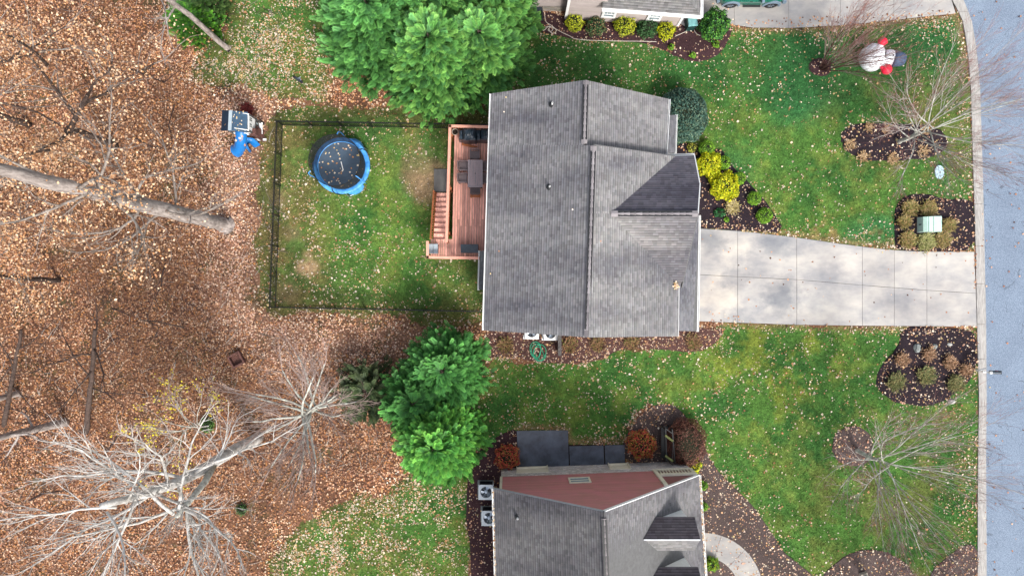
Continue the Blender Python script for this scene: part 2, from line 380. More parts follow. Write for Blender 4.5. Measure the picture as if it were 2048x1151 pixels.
# lawns (photograph px of the ground outline)
LAWNS = [
 ([(556, 214), (700, 208), (990, 214), (990, 628), (985, 650), (880, 646), (740, 632), (600, 628), (532, 640), (512, 560), (518, 440), (530, 330), (545, 240)], 'back'),
 ([(985, 60), (1120, 66), (1300, 80), (1470, 56), (1570, 55), (1700, 50), (1925, 26), (1936, 120), (1944, 300), (1950, 505), (1700, 500), (1402, 470), (1330, 320), (985, 215), (1040, 140)], 'front'),
 ([(440, -40), (660, -40), (660, 200), (560, 186), (430, 176), (375, 150), (400, 100), (455, 60)], 'nw'),
 ([(960, 765), (985, 720), (1130, 725), (1230, 700), (1330, 690), (1400, 690), (1440, 645), (1800, 650), (1958, 655), (1962, 1400), (1480, 1400), (1480, 1070), (1400, 860), (1300, 803), (1262, 845), (1248, 893), (1130, 893), (1130, 862), (1010, 868), (950, 915), (938, 1000), (950, 1400), (540, 1400), (530, 1150), (570, 1070), (660, 1010), (780, 975), (880, 900), (930, 800)], 'south'),
]
lawn = np.zeros(MX.shape, bool)
jx = (fbm(MX, MY, 40, 3) - .5) * 46; jy = (fbm(MX, MY, 40, 4) - .5) * 46
lm = {}
for poly, nm in LAWNS:
    k = 1.0 if nm in ('back', 'nw', 'south') else .25
    lm[nm] = pmask(poly, MX + jx * k, MY + jy * k); lawn |= lm[nm]
# mulch beds: (outline, colour, name label)
BEDS = [
 (smooth_poly([(1680, 270), (1692, 252), (1740, 245), (1860, 248), (1892, 268), (1898, 292), (1870, 314), (1800, 322), (1735, 323), (1700, 308), (1683, 292)]), 0),
 (smooth_poly([(1788, 412), (1812, 390), (1856, 386), (1882, 398), (1945, 396), (1949, 420), (1949, 500), (1890, 503), (1800, 503), (1787, 490), (1788, 450)], 1), 0),
 (smooth_poly([(1805, 651), (1868, 653), (1945, 658), (1952, 680), (1954, 735), (1938, 762), (1905, 795), (1858, 812), (1795, 808), (1757, 785), (1750, 752), (1768, 720), (1795, 695)]), 0),
 (smooth_poly([(1617, 135), (1622, 121), (1641, 116), (1660, 121), (1664, 138), (1656, 150), (1638, 153), (1622, 147)], 1), 2),
 (smooth_poly([(1662, 890), (1672, 860), (1705, 848), (1736, 860), (1748, 890), (1738, 925), (1705, 934), (1672, 922)]), 1),
 (smooth_poly([(1620, 1180), (1670, 1122), (1712, 1098), (1770, 1098), (1815, 1125), (1850, 1180), (1850, 1260), (1700, 1280), (1620, 1240)]), 1),
 (smooth_poly([(1850, 1150), (1900, 1105), (1950, 1080), (1958, 1120), (1958, 1240), (1860, 1240)]), 1),
 (smooth_poly([(1400, 300), (1440, 292), (1460, 330), (1500, 365), (1545, 420), (1572, 466), (1500, 461), (1398, 456), (1340, 456), (1340, 285), (1395, 285)], 1), 0),
 (smooth_poly([(1030, 22), (1100, 22), (1132, 40), (1400, 45), (1470, 50), (1455, 85), (1430, 118), (1385, 125), (1340, 108), (1310, 86), (1150, 80), (1090, 66), (1030, 55)], 1), 2),
 (smooth_poly([(950, 715), (975, 668), (975, 640), (1450, 650), (1440, 680), (1395, 706), (1320, 694), (1240, 695), (1200, 722), (1120, 728), (1000, 712)], 1), 3),
 (smooth_poly([(1000, 868), (1035, 856), (1060, 890), (1070, 935), (1380, 930), (1385, 1400), (940, 1400), (942, 1100), (930, 1020), (936, 940), (955, 900)], 1), 2),
 (smooth_poly([(1245, 925), (1248, 870), (1280, 830), (1310, 806), (1355, 810), (1372, 835), (1400, 870), (1425, 930), (1480, 985), (1520, 1030), (1555, 1080), (1580, 1120), (1640, 1160), (1700, 1300), (1400, 1330), (1380, 950)], 1), 1),
]
BEDCOL = [((.85, .8, .9)), ((3.1, 3.2, 2.5)), ((1.9, 1.3, 1.25)), ((3.2, 2.3, 1.7))]
bed = np.zeros(MX.shape, int) - 1
for poly, c in BEDS: bed[pmask(poly)] = c
DRIVE = [(1340, 453), (1402, 457), (1470, 461), (1530, 467), (1610, 477), (1700, 490), (1750, 496), (1790, 500), (1850, 503), (1948, 503), (1952, 652), (1853, 652), (1720, 651), (1590, 649), (1475, 645), (1340, 640)]
DRIVE2 = [(1402, -60), (1402, 40), (1450, 48), (1500, 56), (1577, 57), (1640, 54), (1700, 50), (1787, 41), (1850, 34), (1912, 28), (1896, -60)]
hard = pmask(DRIVE) | pmask(DRIVE2) | (MX > np.interp(MY, [-240, 0, 40, 120, 200, 450, 800, 1400], [1880, 1900, 1922, 1936, 1941, 1949, 1957, 1957])) \
    | pmask([(1033, 860), (1135, 860), (1135, 890), (1250, 888), (1250, 940), (1033, 940)])
house = pmask([(1000, 220), (1320, 220), (1320, 310), (1380, 310), (1385, 640), (1345, 650), (990, 650)]) | pmask([(1003, 943), (1365, 928), (1380, 1400), (1003, 1400)]) | pmask([(1130, -200), (1355, -200), (1355, 40), (1130, 30)]) | pmask([(1000, -200), (1132, -200), (1132, 15), (1000, 15)])

# leaf density (per m2)
D = np.full(MX.shape, 175.)
D[lawn] = 0
def zone(poly, val, soft=6, jit=1.0):
    global D
    k = blur(pmask(poly, MX + jx * jit, MY + jy * jit), soft); D = D * (1 - k) + val * k
nzf = fbm(MX, MY, 26, 9, 3); nzb = fbm(MX, MY, 110, 10, 4)
wood = blur(~lawn, 4)
D = 175 * wood + 9 * (1 - wood)
zone([(430, 60), (640, 40), (640, 100), (440, 110)], 120)
zone([(400, -60), (650, -60), (650, 60), (440, 60)], 44)
zone([(400, 110), (640, 100), (640, 180), (400, 180)], 95)
zone([(540, 168), (990, 190), (990, 214), (540, 214)], 110, 3)
zone([(500, 240), (548, 240), (548, 620), (500, 620)], 40, 5)
zone([(556, 214), (900, 214), (900, 250), (556, 250)], 30, 4)
zone([(560, 240), (700, 240), (700, 612), (560, 612)], 24, 8)
zone([(690, 240), (900, 260), (970, 520), (970, 620), (690, 612)], 17, 8)
zone([(540, 628), (990, 646), (990, 700), (560, 720)], 120, 4)
zone([(780, 220), (900, 220), (900, 480), (780, 480)], 11, 8)
zone([(985, 90), (1330, 100), (1330, 190), (985, 190)], 18, 6)
zone([(1460, 60), (1920, 40), (1920, 70), (1470, 95)], 34, 4)
zone([(1350, 130), (1560, 110), (1560, 190), (1350, 190)], 15, 8)
zone([(1400, 460), (1800, 500), (1790, 475), (1570, 440)], 40, 4)
zone([(1900, 100), (1950, 100), (1950, 390), (1905, 390)], 26, 5)
zone([(1400, 650), (1470, 650), (1430, 720), (1390, 710)], 60, 5)
zone([(1910, 790), (1960, 760), (1960, 1160), (1900, 1160)], 36, 8)
zone([(1460, 640), (1700, 650), (1720, 800), (1460, 800)], 12, 10)
zone([(940, 740), (1480, 700), (1480, 860), (1260, 800), (1000, 870)], 18, 6)
zone([(480, 990), (930, 960), (940, 1400), (440, 1400)], 62, 9)
zone([(400, 1040), (560, 980), (600, 1120), (420, 1160)], 90, 9)
zone([(1500, 200), (1800, 210), (1780, 460), (1500, 440)], 7, 12)
zone([(1560, 800), (1900, 830), (1900, 1160), (1560, 1160)], 7, 14)
zone([(470, 1010), (620, 975), (760, 935), (870, 890), (930, 900), (800, 985), (640, 1020), (520, 1080), (470, 1100)], 120, 10, 1.5)
zone([(500, 1211), (520, 1040), (700, 980), (760, 1000), (690, 1100), (660, 1211)], 95, 12, 1.5)
woodk = blur(~lawn & (bed < 0) & ~hard, 3)
D *= woodk * np.clip(.25 + 1.5 * nzf + .9 * (nzb - .5), .12, 2.2) + (1 - woodk) * np.clip(4.6 * nzf ** 2.2 + 1.6 * (nzb - .5), .10, 3.2)
# beds
rim = blur(bed >= 0, 3) * blur(bed < 0, 3) * 4
for c, v in ((0, 20), (1, 32), (2, 18), (3, 55)): D[bed == c] = v * (.3 + 1.6 * nzf[bed == c])
D += rim * 15 * (bed != -2)
hb = blur(hard, 1)
D[hard] = .8; D += ((blur(hard, 2) > .03) & ~hard & (MX < 1930)) * 25
D[pmask([(1450, 42), (1920, 20), (1920, 40), (1700, 52), (1560, 60)])] += 22
D[pmask([(1340, 600), (1500, 636), (1500, 650), (1340, 645)])] += 8
D[pmask([(1800, 496), (1900, 500), (1900, 514), (1840, 514), (1800, 504)])] += 14
D[house] = 0
treeb = pmask([(660, -240), (1020, -240), (1020, 205), (700, 150)])
D[treeb] *= .4

# albedo fields
def mixc(a, b, t): return a * (1 - t[..., None]) + np.array(b) * t[..., None]
n1 = fbm(MX, MY, 90, 21, 5, .72); n2 = fbm(MX, MY, 46, 22, 5, .75); n3 = fbm(MX, MY, 22, 23, 3); n4 = fbm(MX, MY, 300, 24, 2)
sm = lambda v, a, b: np.clip((v - a) / (b - a), 0, 1)
turf = np.zeros(MX.shape + (3,)) + np.array((.066, .160, .032))
turf = mixc(turf, (.030, .105, .024), sm(n1, .42, .66) * .85)
turf = mixc(turf, (.135, .20, .040), sm(n2, .46, .68) * .75)
turf = mixc(turf, (.030, .140, .050), sm(n4, .48, .62) * blur(lm['front'] & (MX > 1400), 10) * .85)
turf = mixc(turf, (.17, .22, .035), sm(n2, .50, .66) * blur(pmask([(1450, 650), (1660, 650), (1640, 800), (1500, 850), (1400, 800)]), 10))
turf = mixc(turf, (.026, .105, .028), blur(pmask([(1000, 60), (1620, 70), (1945, 40), (1945, 200), (1340, 200), (1000, 200)]), 12) * .75)
turf = mixc(turf, (.115, .115, .035), (.30 + .7 * sm(n2, .42, .6)) * blur(pmask([(500, 200), (560, 240), (640, 240), (640, 500), (700, 640), (500, 660)]), 9) * .85)
turf = mixc(turf, (.11, .13, .04), sm(n2, .4, .6) * blur(pmask([(1700, 200), (1950, 180), (1950, 400), (1880, 395), (1700, 350)]), 12) * .75)
turf = mixc(turf, (.10, .13, .035), sm(n2, .45, .62) * blur(pmask([(1620, 820), (1960, 800), (1960, 1160), (1560, 1160)]), 14) * .7)
turf = mixc(turf, (.09, .12, .03), sm(n2, .4, .6) * blur(lm['nw'] | pmask([(450, 1000), (940, 960), (940, 1400), (440, 1400)]), 8) * .7)
stripes = .5 + .5 * np.sin(MY / 17 * 2 * pi / 1.0 + (n1 - .5) * 6)
turf *= (1 - .10 * stripes * blur(lm['front'] & (MY < 210), 6))[..., None]
spots = [(620, 535, 24, 1.0), (868, 365, 42, .9), (850, 345, 60, .5), (560, 400, 26, .6), (575, 590, 26, .5), (895, 500, 22, .5), (590, 470, 24, .5), (1700, 497, 60, .0)]
for x, y, r, a in spots:
    d = np.sqrt((MX - x) ** 2 + (MY - y) ** 2) / r + (n3 - .5) * 1.3
    turf = mixc(turf, (.38, .27, .16) if a > .8 else (.22, .15, .10), np.clip((1.1 - d) * 1.6, 0, 1) * a)
edge = blur(hard & (MX < 1940), 2) * (~hard)
turf = mixc(turf, (.22, .15, .08), np.clip(edge * 2.2, 0, .7))
turf = mixc(turf, (.10, .06, .03), sm(blur(~lawn & (bed < 0) & ~hard, 9), .05, .8) * .85)
turf = mixc(turf, (.15, .125, .055), (.25 + .75 * sm(n2, .42, .58)) * blur(pmask([(500, 200), (1000, 205), (1000, 660), (500, 660)]) & ~pmask([(640, 300), (800, 260), (900, 500), (940, 600), (760, 600), (600, 500)]), 12) * .6)
turf = mixc(turf, (.28, .17, .09), sm(n2, .56, .64) * blur(pmask([(1400, 440), (1640, 440), (1790, 470), (1790, 500), (1600, 480)]), 5) * .8)
turf = turf * np.array((1.36, 1.27, 1.22)); turf *= (.74 + .62 * n3)[..., None] * (.72 + .56 * np.random.default_rng(77).random(MX.shape))[..., None]
wd = np.zeros(MX.shape + (3,)) + np.array((.25, .125, .068))
pale = np.clip(blur((pmask([(450, 150), (560, 190), (520, 330), (500, 640), (900, 660), (900, 720), (560, 730), (430, 640), (420, 300)])), 10), 0, 1)
wd = mixc(wd, (.46, .28, .20), pale * .7)
wd = mixc(wd, (.12, .055, .035), sm(n1, .5, .68) * .6)
wd = mixc(wd, (.15, .07, .05), blur(pmask([(440, 740), (800, 800), (800, 960), (560, 980), (440, 900)]), 12) * .5)
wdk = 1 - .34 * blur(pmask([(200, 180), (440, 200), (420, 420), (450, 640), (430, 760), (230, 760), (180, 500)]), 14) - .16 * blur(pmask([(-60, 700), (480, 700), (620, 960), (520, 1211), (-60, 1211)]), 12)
wd = mixc(wd, (.07, .09, .03), sm(n2, .58, .68) * .6)
wd *= (.6 + .8 * n3)[..., None]

def sample(field, px, py):
    i = np.clip(((py - Y0) / ST).astype(int), 0, MX.shape[0] - 1); j = np.clip(((px - X0) / ST).astype(int), 0, MX.shape[1] - 1)
    return field[i, j]

def grid_cells(mask, color, z, jitter=1.3):
    """one sheet made of the raster cells of a mask, its outline made ragged"""
    ny, nx = mask.shape; vx = np.arange(X0, X0 + ST * nx + 1, ST).astype(float); vy = np.arange(Y0, Y0 + ST * ny + 1, ST).astype(float)
    VX, VY = np.meshgrid(vx, vy); r = np.random.default_rng(2)
    VX = VX + (r.random(VX.shape) - .5) * 2 * jitter; VY = VY + (r.random(VY.shape) - .5) * 2 * jitter
    I, J = np.nonzero(mask); W = nx + 1
    q = np.stack([(I + 1) * W + J, (I + 1) * W + J + 1, I * W + J + 1, I * W + J], -1)
    used, inv = np.unique(q, return_inverse=True); q = inv.reshape(q.shape)
    x = VX.ravel()[used]; y = VY.ravel()[used]
    V = np.stack([(x - 1024) / 32, (575.5 - y) / 32, np.full(len(x), z)], -1)
    cp = np.pad(color, ((0, 1), (0, 1), (0, 0)), mode='edge').reshape(-1, 3)[used]
    return V, q.astype(np.int32), cp

# ground: one big sheet of leaf-covered forest floor, finely divided near the picture, reaching the horizon
def ground_sheet():
    st = 12; xs = np.arange(X0, X1 + 1, st).astype(float); ys = np.arange(Y0, Y1 + 1, st).astype(float)
    gx, gy = np.meshgrid(xs, ys); V = np.stack([(gx - 1024) / 32, (575.5 - gy) / 32, np.zeros(gx.shape)], -1).reshape(-1, 3)
    c = sample(wd, gx.ravel(), gy.ravel()); W = len(xs); I, J = np.meshgrid(np.arange(len(ys) - 1), np.arange(W - 1), indexing='ij')
    q = np.stack([(I + 1) * W + J, (I + 1) * W + J + 1, I * W + J + 1, I * W + J], -1).reshape(-1, 4)
    n = len(V); cor = V.reshape(len(ys), W, 3); c4 = [cor[-1, 0], cor[-1, -1], cor[0, -1], cor[0, 0]]
    far = [(-900, -900, 0), (900, -900, 0), (900, 900, 0), (-900, 900, 0)]
    V = np.concatenate([V, c4, far]); c = np.concatenate([c, np.tile((.16, .13, .07), (8, 1))])
    q2 = np.array([(n + i, n + 4 + i, n + 4 + (i + 1) % 4, n + (i + 1) % 4) for i in range(4)])
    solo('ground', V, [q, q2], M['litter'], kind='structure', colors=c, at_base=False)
ground_sheet()
lawn_vis = lawn & ~hard
V, q, c = grid_cells(lawn_vis, turf, .006)
solo('lawn', V, q, M['grass'], kind='structure', colors=c, at_base=False)

# mulch beds, slightly mounded
BED_NAMES = 'mulch_bed'
for k, (poly, cc) in enumerate(BEDS):
    pts = np.array(poly); cen = pts.mean(0); n = len(pts); V = []; F = []; C = []
    rr = np.random.default_rng(k)
    rings = [(1.0, .0), (.97, .035), (.8, .05), (.5, .06), (.2, .065)]
    for s_, z_ in rings:
        for i in range(n):
            q_ = cen + (pts[i] - cen) * s_ + (rr.random(2) - .5) * 3.5 * (s_ < 1.01)
            V.append(P(q_[0], q_[1], 0)[:2].tolist() + [z_ + .009 + .0015 * (k % 4) + rr.random() * .012 * (z_ > 0)]); C.append(np.array(BEDCOL[cc]) * (.8 + .5 * rr.random()))
    V.append(P(cen[0], cen[1], 0)[:2].tolist() + [.07 + .0015 * (k % 4)]); C.append(np.array(BEDCOL[cc]))
    for r_ in range(len(rings) - 1):
        for i in range(n):
            j = (i + 1) % n; F.append((r_ * n + i, r_ * n + j, (r_ + 1) * n + j, (r_ + 1) * n + i))
    for i in range(n): F.append(((len(rings) - 1) * n + i, (len(rings) - 1) * n + (i + 1) % n, len(rings) * n))
    solo(BED_NAMES, V, F, M['mulch'], kind='structure', colors=C, at_base=False)

# road and kerb
kin = [(-1400, 1560), (-700, 1640), (-240, 1790), (-100, 1850), (0, 1903), (40, 1924), (80, 1931), (120, 1936), (180, 1941), (300, 1944), (450, 1949), (650, 1953), (800, 1957), (900, 1955), (1151, 1954), (1400, 1954), (2600, 1940)]
kout = [(-1400, 1582), (-700, 1662), (-240, 1812), (-100, 1872), (0, 1927), (40, 1943), (80, 1950), (120, 1955), (180, 1960), (300, 1964), (450, 1968), (650, 1972), (800, 1973), (900, 1972), (1151, 1973), (1400, 1973), (2600, 1960)]
fin = lambda y: np.interp(y, [a for a, b in kin], [b for a, b in kin]); fout = lambda y: np.interp(y, [a for a, b in kout], [b for a, b in kout])
ys = np.concatenate([[-1400, -700], np.arange(-240, 1400, 20), [1400, 2600]])
V = []; F = []
for y in ys:
    V.append(P(fout(y) - 3, y, 0)[:2].tolist() + [.012]); V.append(P(fout(y) + 520, y, 0)[:2].tolist() + [.012])
for i in range(len(ys) - 1): F.append((2 * i, 2 * i + 2, 2 * i + 3, 2 * i + 1))
solo('road', V, F, M['asphalt'], kind='structure', at_base=False)
kr = tag(bpy.data.objects.new('kerb', None), kind='structure'); COL.objects.link(kr)
joints = [-240, -140, -55, 24, 120, 216, 312, 408, 492, 567, 648, 717, 812, 908, 1004, 1100, 1196, 1300, 1400]
for a, b in zip(joints[:-1], joints[1:]):
    sub = np.linspace(a + .35, b - .35, 6); V = []; F = []
    for y in sub:
        xa, xb = fin(y), fout(y)
        for t, z in ((0, -.02), (0, .075), (.35, .085), (.62, .045), (.8, .022), (1, .022), (1, -.02)):
            V.append(P(xa + (xb - xa) * t, y, 0)[:2].tolist() + [z])
    for i in range(5):
        for j in range(6): F.append((i * 7 + j, (i + 1) * 7 + j, (i + 1) * 7 + j + 1, i * 7 + j + 1))
    F += [tuple(range(7)), tuple(range(41, 34, -1))]
    part('kerb_stone', V, F, M['kerb'], kr)

# concrete slabs
def slabs(name, label, base_poly, cells, z=.045, m='concrete', shade=None, sub='slab'):
    root = tag(bpy.data.objects.new(name, None), kind='structure'); COL.objects.link(root)
    bp = [P(x, y) for x, y in base_poly]; mb = MB(); mb.prism(bp, .002, z - .022); mb.part('joint_filler', M['soil'], root)
    for i, c in enumerate(cells):
        p = np.array(c, float); cen = p.mean(0)
        d = cen - p; p = p + d / (np.linalg.norm(d, axis=1, keepdims=True) + 1e-6) * .42
        mb = MB(); mb.prism([P(x, y) for x, y in p], .004, z + .002 * (i % 2)); V = np.concatenate(mb.V)
        t = (shade[i] if shade else 1) * (1 + .06 * (random.random() - .5))
        part(sub, V, mb.F, M[m], root, colors=np.tile((t, t, t), (len(V), 1)))
    return root
xj = [1340, 1475, 1593, 1724, 1788, 1853, 1948]
top = lambda x: np.interp(x, [1340, 1402, 1470, 1530, 1610, 1700, 1750, 1790, 1850, 1948], [453, 457, 461, 467, 477, 490, 496, 500, 503, 503])
mid = lambda x: np.interp(x, [1340, 1398, 1475, 1595, 1724, 1788, 1853, 1948], [546, 549, 553, 559, 570, 575, 580, 586])
bot = lambda x: np.interp(x, [1340, 1475, 1590, 1720, 1853, 1952], [640, 645, 649, 651, 652, 653])
cells = []
for a, b in zip(xj[:-1], xj[1:]):
    xs = np.linspace(a, b, 4)
    e = 5 if b > 1900 else 0
    cells.append([(x, top(x)) for x in xs] + [(x + (e * .6 if x == b else 0), mid(x)) for x in xs[::-1]])
    cells.append([(x + (e * .6 if x == b else 0), mid(x)) for x in xs] + [(x + (e if x == b else 0), bot(x)) for x in xs[::-1]])
slabs('driveway', None, DRIVE, cells)
cells2 = []
def strip(xs, t, b): return [(x, t) for x in xs] + [(x, b(x)) for x in xs[::-1]]
b2 = lambda x: np.interp(x, [1402, 1450, 1500, 1577, 1640, 1700, 1787, 1850, 1912], [40, 48, 56, 57, 54, 50, 41, 34, 28])
for a, b in ((1402, 1468), (1468, 1577), (1577, 1680), (1680, 1787), (1787, 1911)):
    xs = np.linspace(a, b, 4); cells2.append(strip(xs, -60, b2)) if b < 1900 else cells2.append([(1787, -60), (1880, -60), (1903, 2), (1911, 28), (1850, 34), (1787, 41)])
slabs('neighbour_driveway', None, DRIVE2, cells2, shade=[.86, .9, .95, .98, 1])
# curved walk of the lower house
cw = []; angs = [95, 72, 46, 20, -6, -30]; cx, cy = 1404, 1185
for a, b in zip(angs[:-1], angs[1:]):
    q = [(cx + 122 * cos(radians(t)), cy - 122 * sin(radians(t))) for t in np.linspace(a, b, 5)] + [(cx + 74 * cos(radians(t)), cy - 74 * sin(radians(t))) for t in np.linspace(b, a, 5)]
    cw.append(q)
full = [(cx + 122 * cos(radians(t)), cy - 122 * sin(radians(t))) for t in np.linspace(95, -30, 20)] + [(cx + 74 * cos(radians(t)), cy - 74 * sin(radians(t))) for t in np.linspace(-30, 95, 20)]
slabs('curved_footpath', None, full, cw, z=.10, shade=[.84] * 5)
slabs('patio', None, [(1033, 860), (1135, 860), (1135, 889), (1248, 888), (1250, 938), (1035, 940)],
      [[(1033, 860), (1136, 859), (1138, 938), (1037, 940)], [(1138, 891), (1207, 889), (1209, 938), (1140, 938)], [(1209, 889), (1249, 888), (1250, 936), (1211, 938)]], z=.085, m='pad')
slabs('step_pad', None, [(868, 338), (898, 338), (898, 384), (868, 384)], [[(868, 338), (897, 338), (897, 384), (868, 384)]], z=.09, shade=[.42])
# ------------------------------------------------------------------ fallen leaves and grass blades
def leaf_mesh(x, y, z, size, col, r, flat=.35):
    """folded four-cornered leaves (two triangles each), all vectorised"""
    n = len(x); a = r.random(n) * 2 * pi; f = np.stack([np.cos(a), np.sin(a), (r.random(n) - .5) * flat], -1)
    nn = np.stack([(r.random(n) - .5) * flat * 2, (r.random(n) - .5) * flat * 2, np.ones(n)], -1)
    s = np.cross(nn, f); s /= np.linalg.norm(s, axis=1, keepdims=True); c = np.stack([x, y, z], -1)
    wdt = (.32 + .25 * r.random(n))[:, None] * size[:, None]; up = np.array((0, 0, 1.)) * (size * (.02 + .12 * r.random(n)))[:, None]
    V = np.stack([c - f * size[:, None] * .5, c + s * wdt + up, c + f * size[:, None] * .5, c - s * wdt + up], 1).reshape(-1, 3)
    b = np.arange(n)[:, None] * 4; F = np.concatenate([b + [0, 2, 1], b + [0, 3, 2]]) if False else np.concatenate([b + [0, 1, 2][::1], b + [0, 2, 3]])
    F = F[:, ::-1]
    return V, F.astype(np.int32), np.repeat(col, 4, axis=0)

PAL_W = np.array([(.38, .185, .105), (.27, .12, .07), (.52, .30, .19), (.16, .070, .045), (.66, .47, .35), (.44, .21, .085), (.085, .04, .03), (.33, .19, .14)])
PAL_P = np.array([(.62, .40, .30), (.74, .55, .42), (.52, .30, .21), (.38, .20, .14), (.80, .64, .52), (.60, .36, .20), (.30, .15, .11), (.68, .46, .36)])
PAL_Y = np.array([(.68, .52, .36), (.76, .62, .46), (.58, .38, .18), (.62, .47, .22), (.80, .70, .56), (.45, .22, .10), (.50, .26, .12), (.70, .55, .42)])
PAL_W = PAL_W * np.array((1.08, 1.0, .88)); PAL_P = PAL_P * np.array((1.0, .95, .90))
r = np.random.default_rng(7)
view = (MX > -60) & (MX < 2110) & (MY > -60) & (MY < 1211)
lam = np.where(view, D, 0) * (ST / 32) ** 2
cnt = r.poisson(np.clip(lam, 0, 20)); I, J = np.nonzero(cnt); rep = cnt[I, J]
px = np.repeat(GX[J], rep) + (r.random(rep.sum()) - .5) * ST * 1.2; py = np.repeat(GY[I], rep) + (r.random(rep.sum()) - .5) * ST * 1.2
bedv = sample(bed, px, py); dn = sample(D, px, py); woodf = sample(blur(~lawn & (bed < 0), 3), px, py)
palef = sample(pale, px, py)
pick = r.integers(0, 8, len(px)); t = r.random(len(px))
wcol = np.where((t < palef * .85)[:, None], PAL_P[pick], PAL_W[pick])
col = np.where((r.random(len(px)) < woodf)[:, None], wcol, PAL_Y[pick])
col = np.where(((bedv >= 0) & (r.random(len(px)) < .6))[:, None], PAL_P[pick], col)
shade = .40 + .62 * sample(fbm(MX, MY, 46, 33, 3), px, py) + .55 * sample(fbm(MX, MY, 190, 35, 3), px, py) + .25 * (r.random(len(px)) - .5)
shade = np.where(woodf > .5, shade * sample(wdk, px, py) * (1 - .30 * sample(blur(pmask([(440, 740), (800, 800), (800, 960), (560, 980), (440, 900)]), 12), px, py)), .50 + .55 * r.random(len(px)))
col = np.clip(col * shade[:, None], 0, .85)
size = np.where(woodf > .5, .065 + .085 * r.random(len(px)), np.clip(.082 * np.exp(.36 * r.standard_normal(len(px))), .04, .19))
z = .02 + .04 * r.random(len(px)) + np.where(bedv >= 0, .055, 0) + np.where(woodf > .5, .03 * r.random(len(px)), 0)
hd = sample(hard, px, py); z = np.where(hd, .055, z)
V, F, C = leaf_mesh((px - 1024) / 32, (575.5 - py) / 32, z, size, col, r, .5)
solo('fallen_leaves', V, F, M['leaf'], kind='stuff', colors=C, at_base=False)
print('leaves', len(px))
nt_ = 2600; tx = 0 + r.random(nt_) * 560; ty = r.random(nt_) * 1151; tx = np.where(r.random(nt_) < .25, 430 + r.random(nt_) * 400, tx); ty = np.where(tx > 560, 700 + r.random(nt_) * 250, ty)
a = r.random(nt_) * pi; L_ = .15 + .7 * r.random(nt_) ** 2; q0 = np.stack([(tx - 1024) / 32, (575.5 - ty) / 32, np.full(nt_, .07)], -1); dd_ = np.stack([np.cos(a), np.sin(a), .06 * (r.random(nt_) - .5)], -1) * L_[:, None]
bend = np.stack([-np.sin(a), np.cos(a), 0 * a], -1) * (L_ * (r.random(nt_) - .5) * .4)[:, None]
V, F = tubes(np.stack([q0 - dd_, q0 + bend, q0 + dd_], 1), (np.array([1., .8, .4])[None] * (.006 + .011 * r.random(nt_))[:, None]), 3)
tc = np.array([(.10, .065, .05), (.25, .20, .17), (.04, .028, .024), (.36, .33, .29)])[r.integers(0, 4, nt_)]
solo('fallen_twigs', V, F.astype(np.int32), M['leaf'], kind='stuff', colors=np.repeat(tc, 9, axis=0), at_base=False)

gd = np.where(view & lawn_vis & (bed < 0), 300., 0) * np.clip(.3 + 1.4 * fbm(MX, MY, 18, 44, 3), 0, 2)
bare = np.zeros(MX.shape)
for x, y, rr, a in spots: bare = np.maximum(bare, a * np.clip(1.5 - np.sqrt((MX - x) ** 2 + (MY - y) ** 2) / rr, 0, 1))
gd *= (1 - np.clip(bare * 1.1, 0, .97))
cnt = r.poisson(gd * (ST / 32) ** 2); I, J = np.nonzero(cnt); rep = cnt[I, J]
px = np.repeat(GX[J], rep) + (r.random(rep.sum()) - .5) * ST; py = np.repeat(GY[I], rep) + (r.random(rep.sum()) - .5) * ST
n = len(px); a = r.random(n) * 2 * pi; h = .04 + .05 * r.random(n); ln = .03 + .05 * r.random(n); wd2 = .012 + .012 * r.random(n)
b = np.stack([(px - 1024) / 32, (575.5 - py) / 32, np.full(n, .004)], -1); s = np.stack([-np.sin(a), np.cos(a), 0 * a], -1) * wd2[:, None]
tp = b + np.stack([np.cos(a) * ln, np.sin(a) * ln, h], -1)
V = np.stack([b - s, b + s, tp], 1).reshape(-1, 3); C = sample(turf, px, py) * (.55 + 1.25 * r.random(n))[:, None]
C = np.repeat(C, 3, axis=0)
solo('grass', V, np.arange(3 * n).reshape(-1, 3).astype(np.int32), M['blade'], kind='stuff', colors=C, at_base=False)
print('blades', n)

# ------------------------------------------------------------------ roofing and wall coursing
def clip(poly, a, b, c):
    """keep a*x+b*y<=c"""
    out = []
    for i in range(len(poly)):
        p, q = poly[i], poly[(i + 1) % len(poly)]; dp = a * p[0] + b * p[1] - c; dq = a * q[0] + b * q[1] - c
        if dp <= 0: out.append(p)
        if (dp < 0) != (dq < 0) and abs(dp - dq) > 1e-12:
            t = dp / (dp - dq)
            if 0 < t < 1: out.append((p[0] + t * (q[0] - p[0]), p[1] + t * (q[1] - p[1])))
    return out

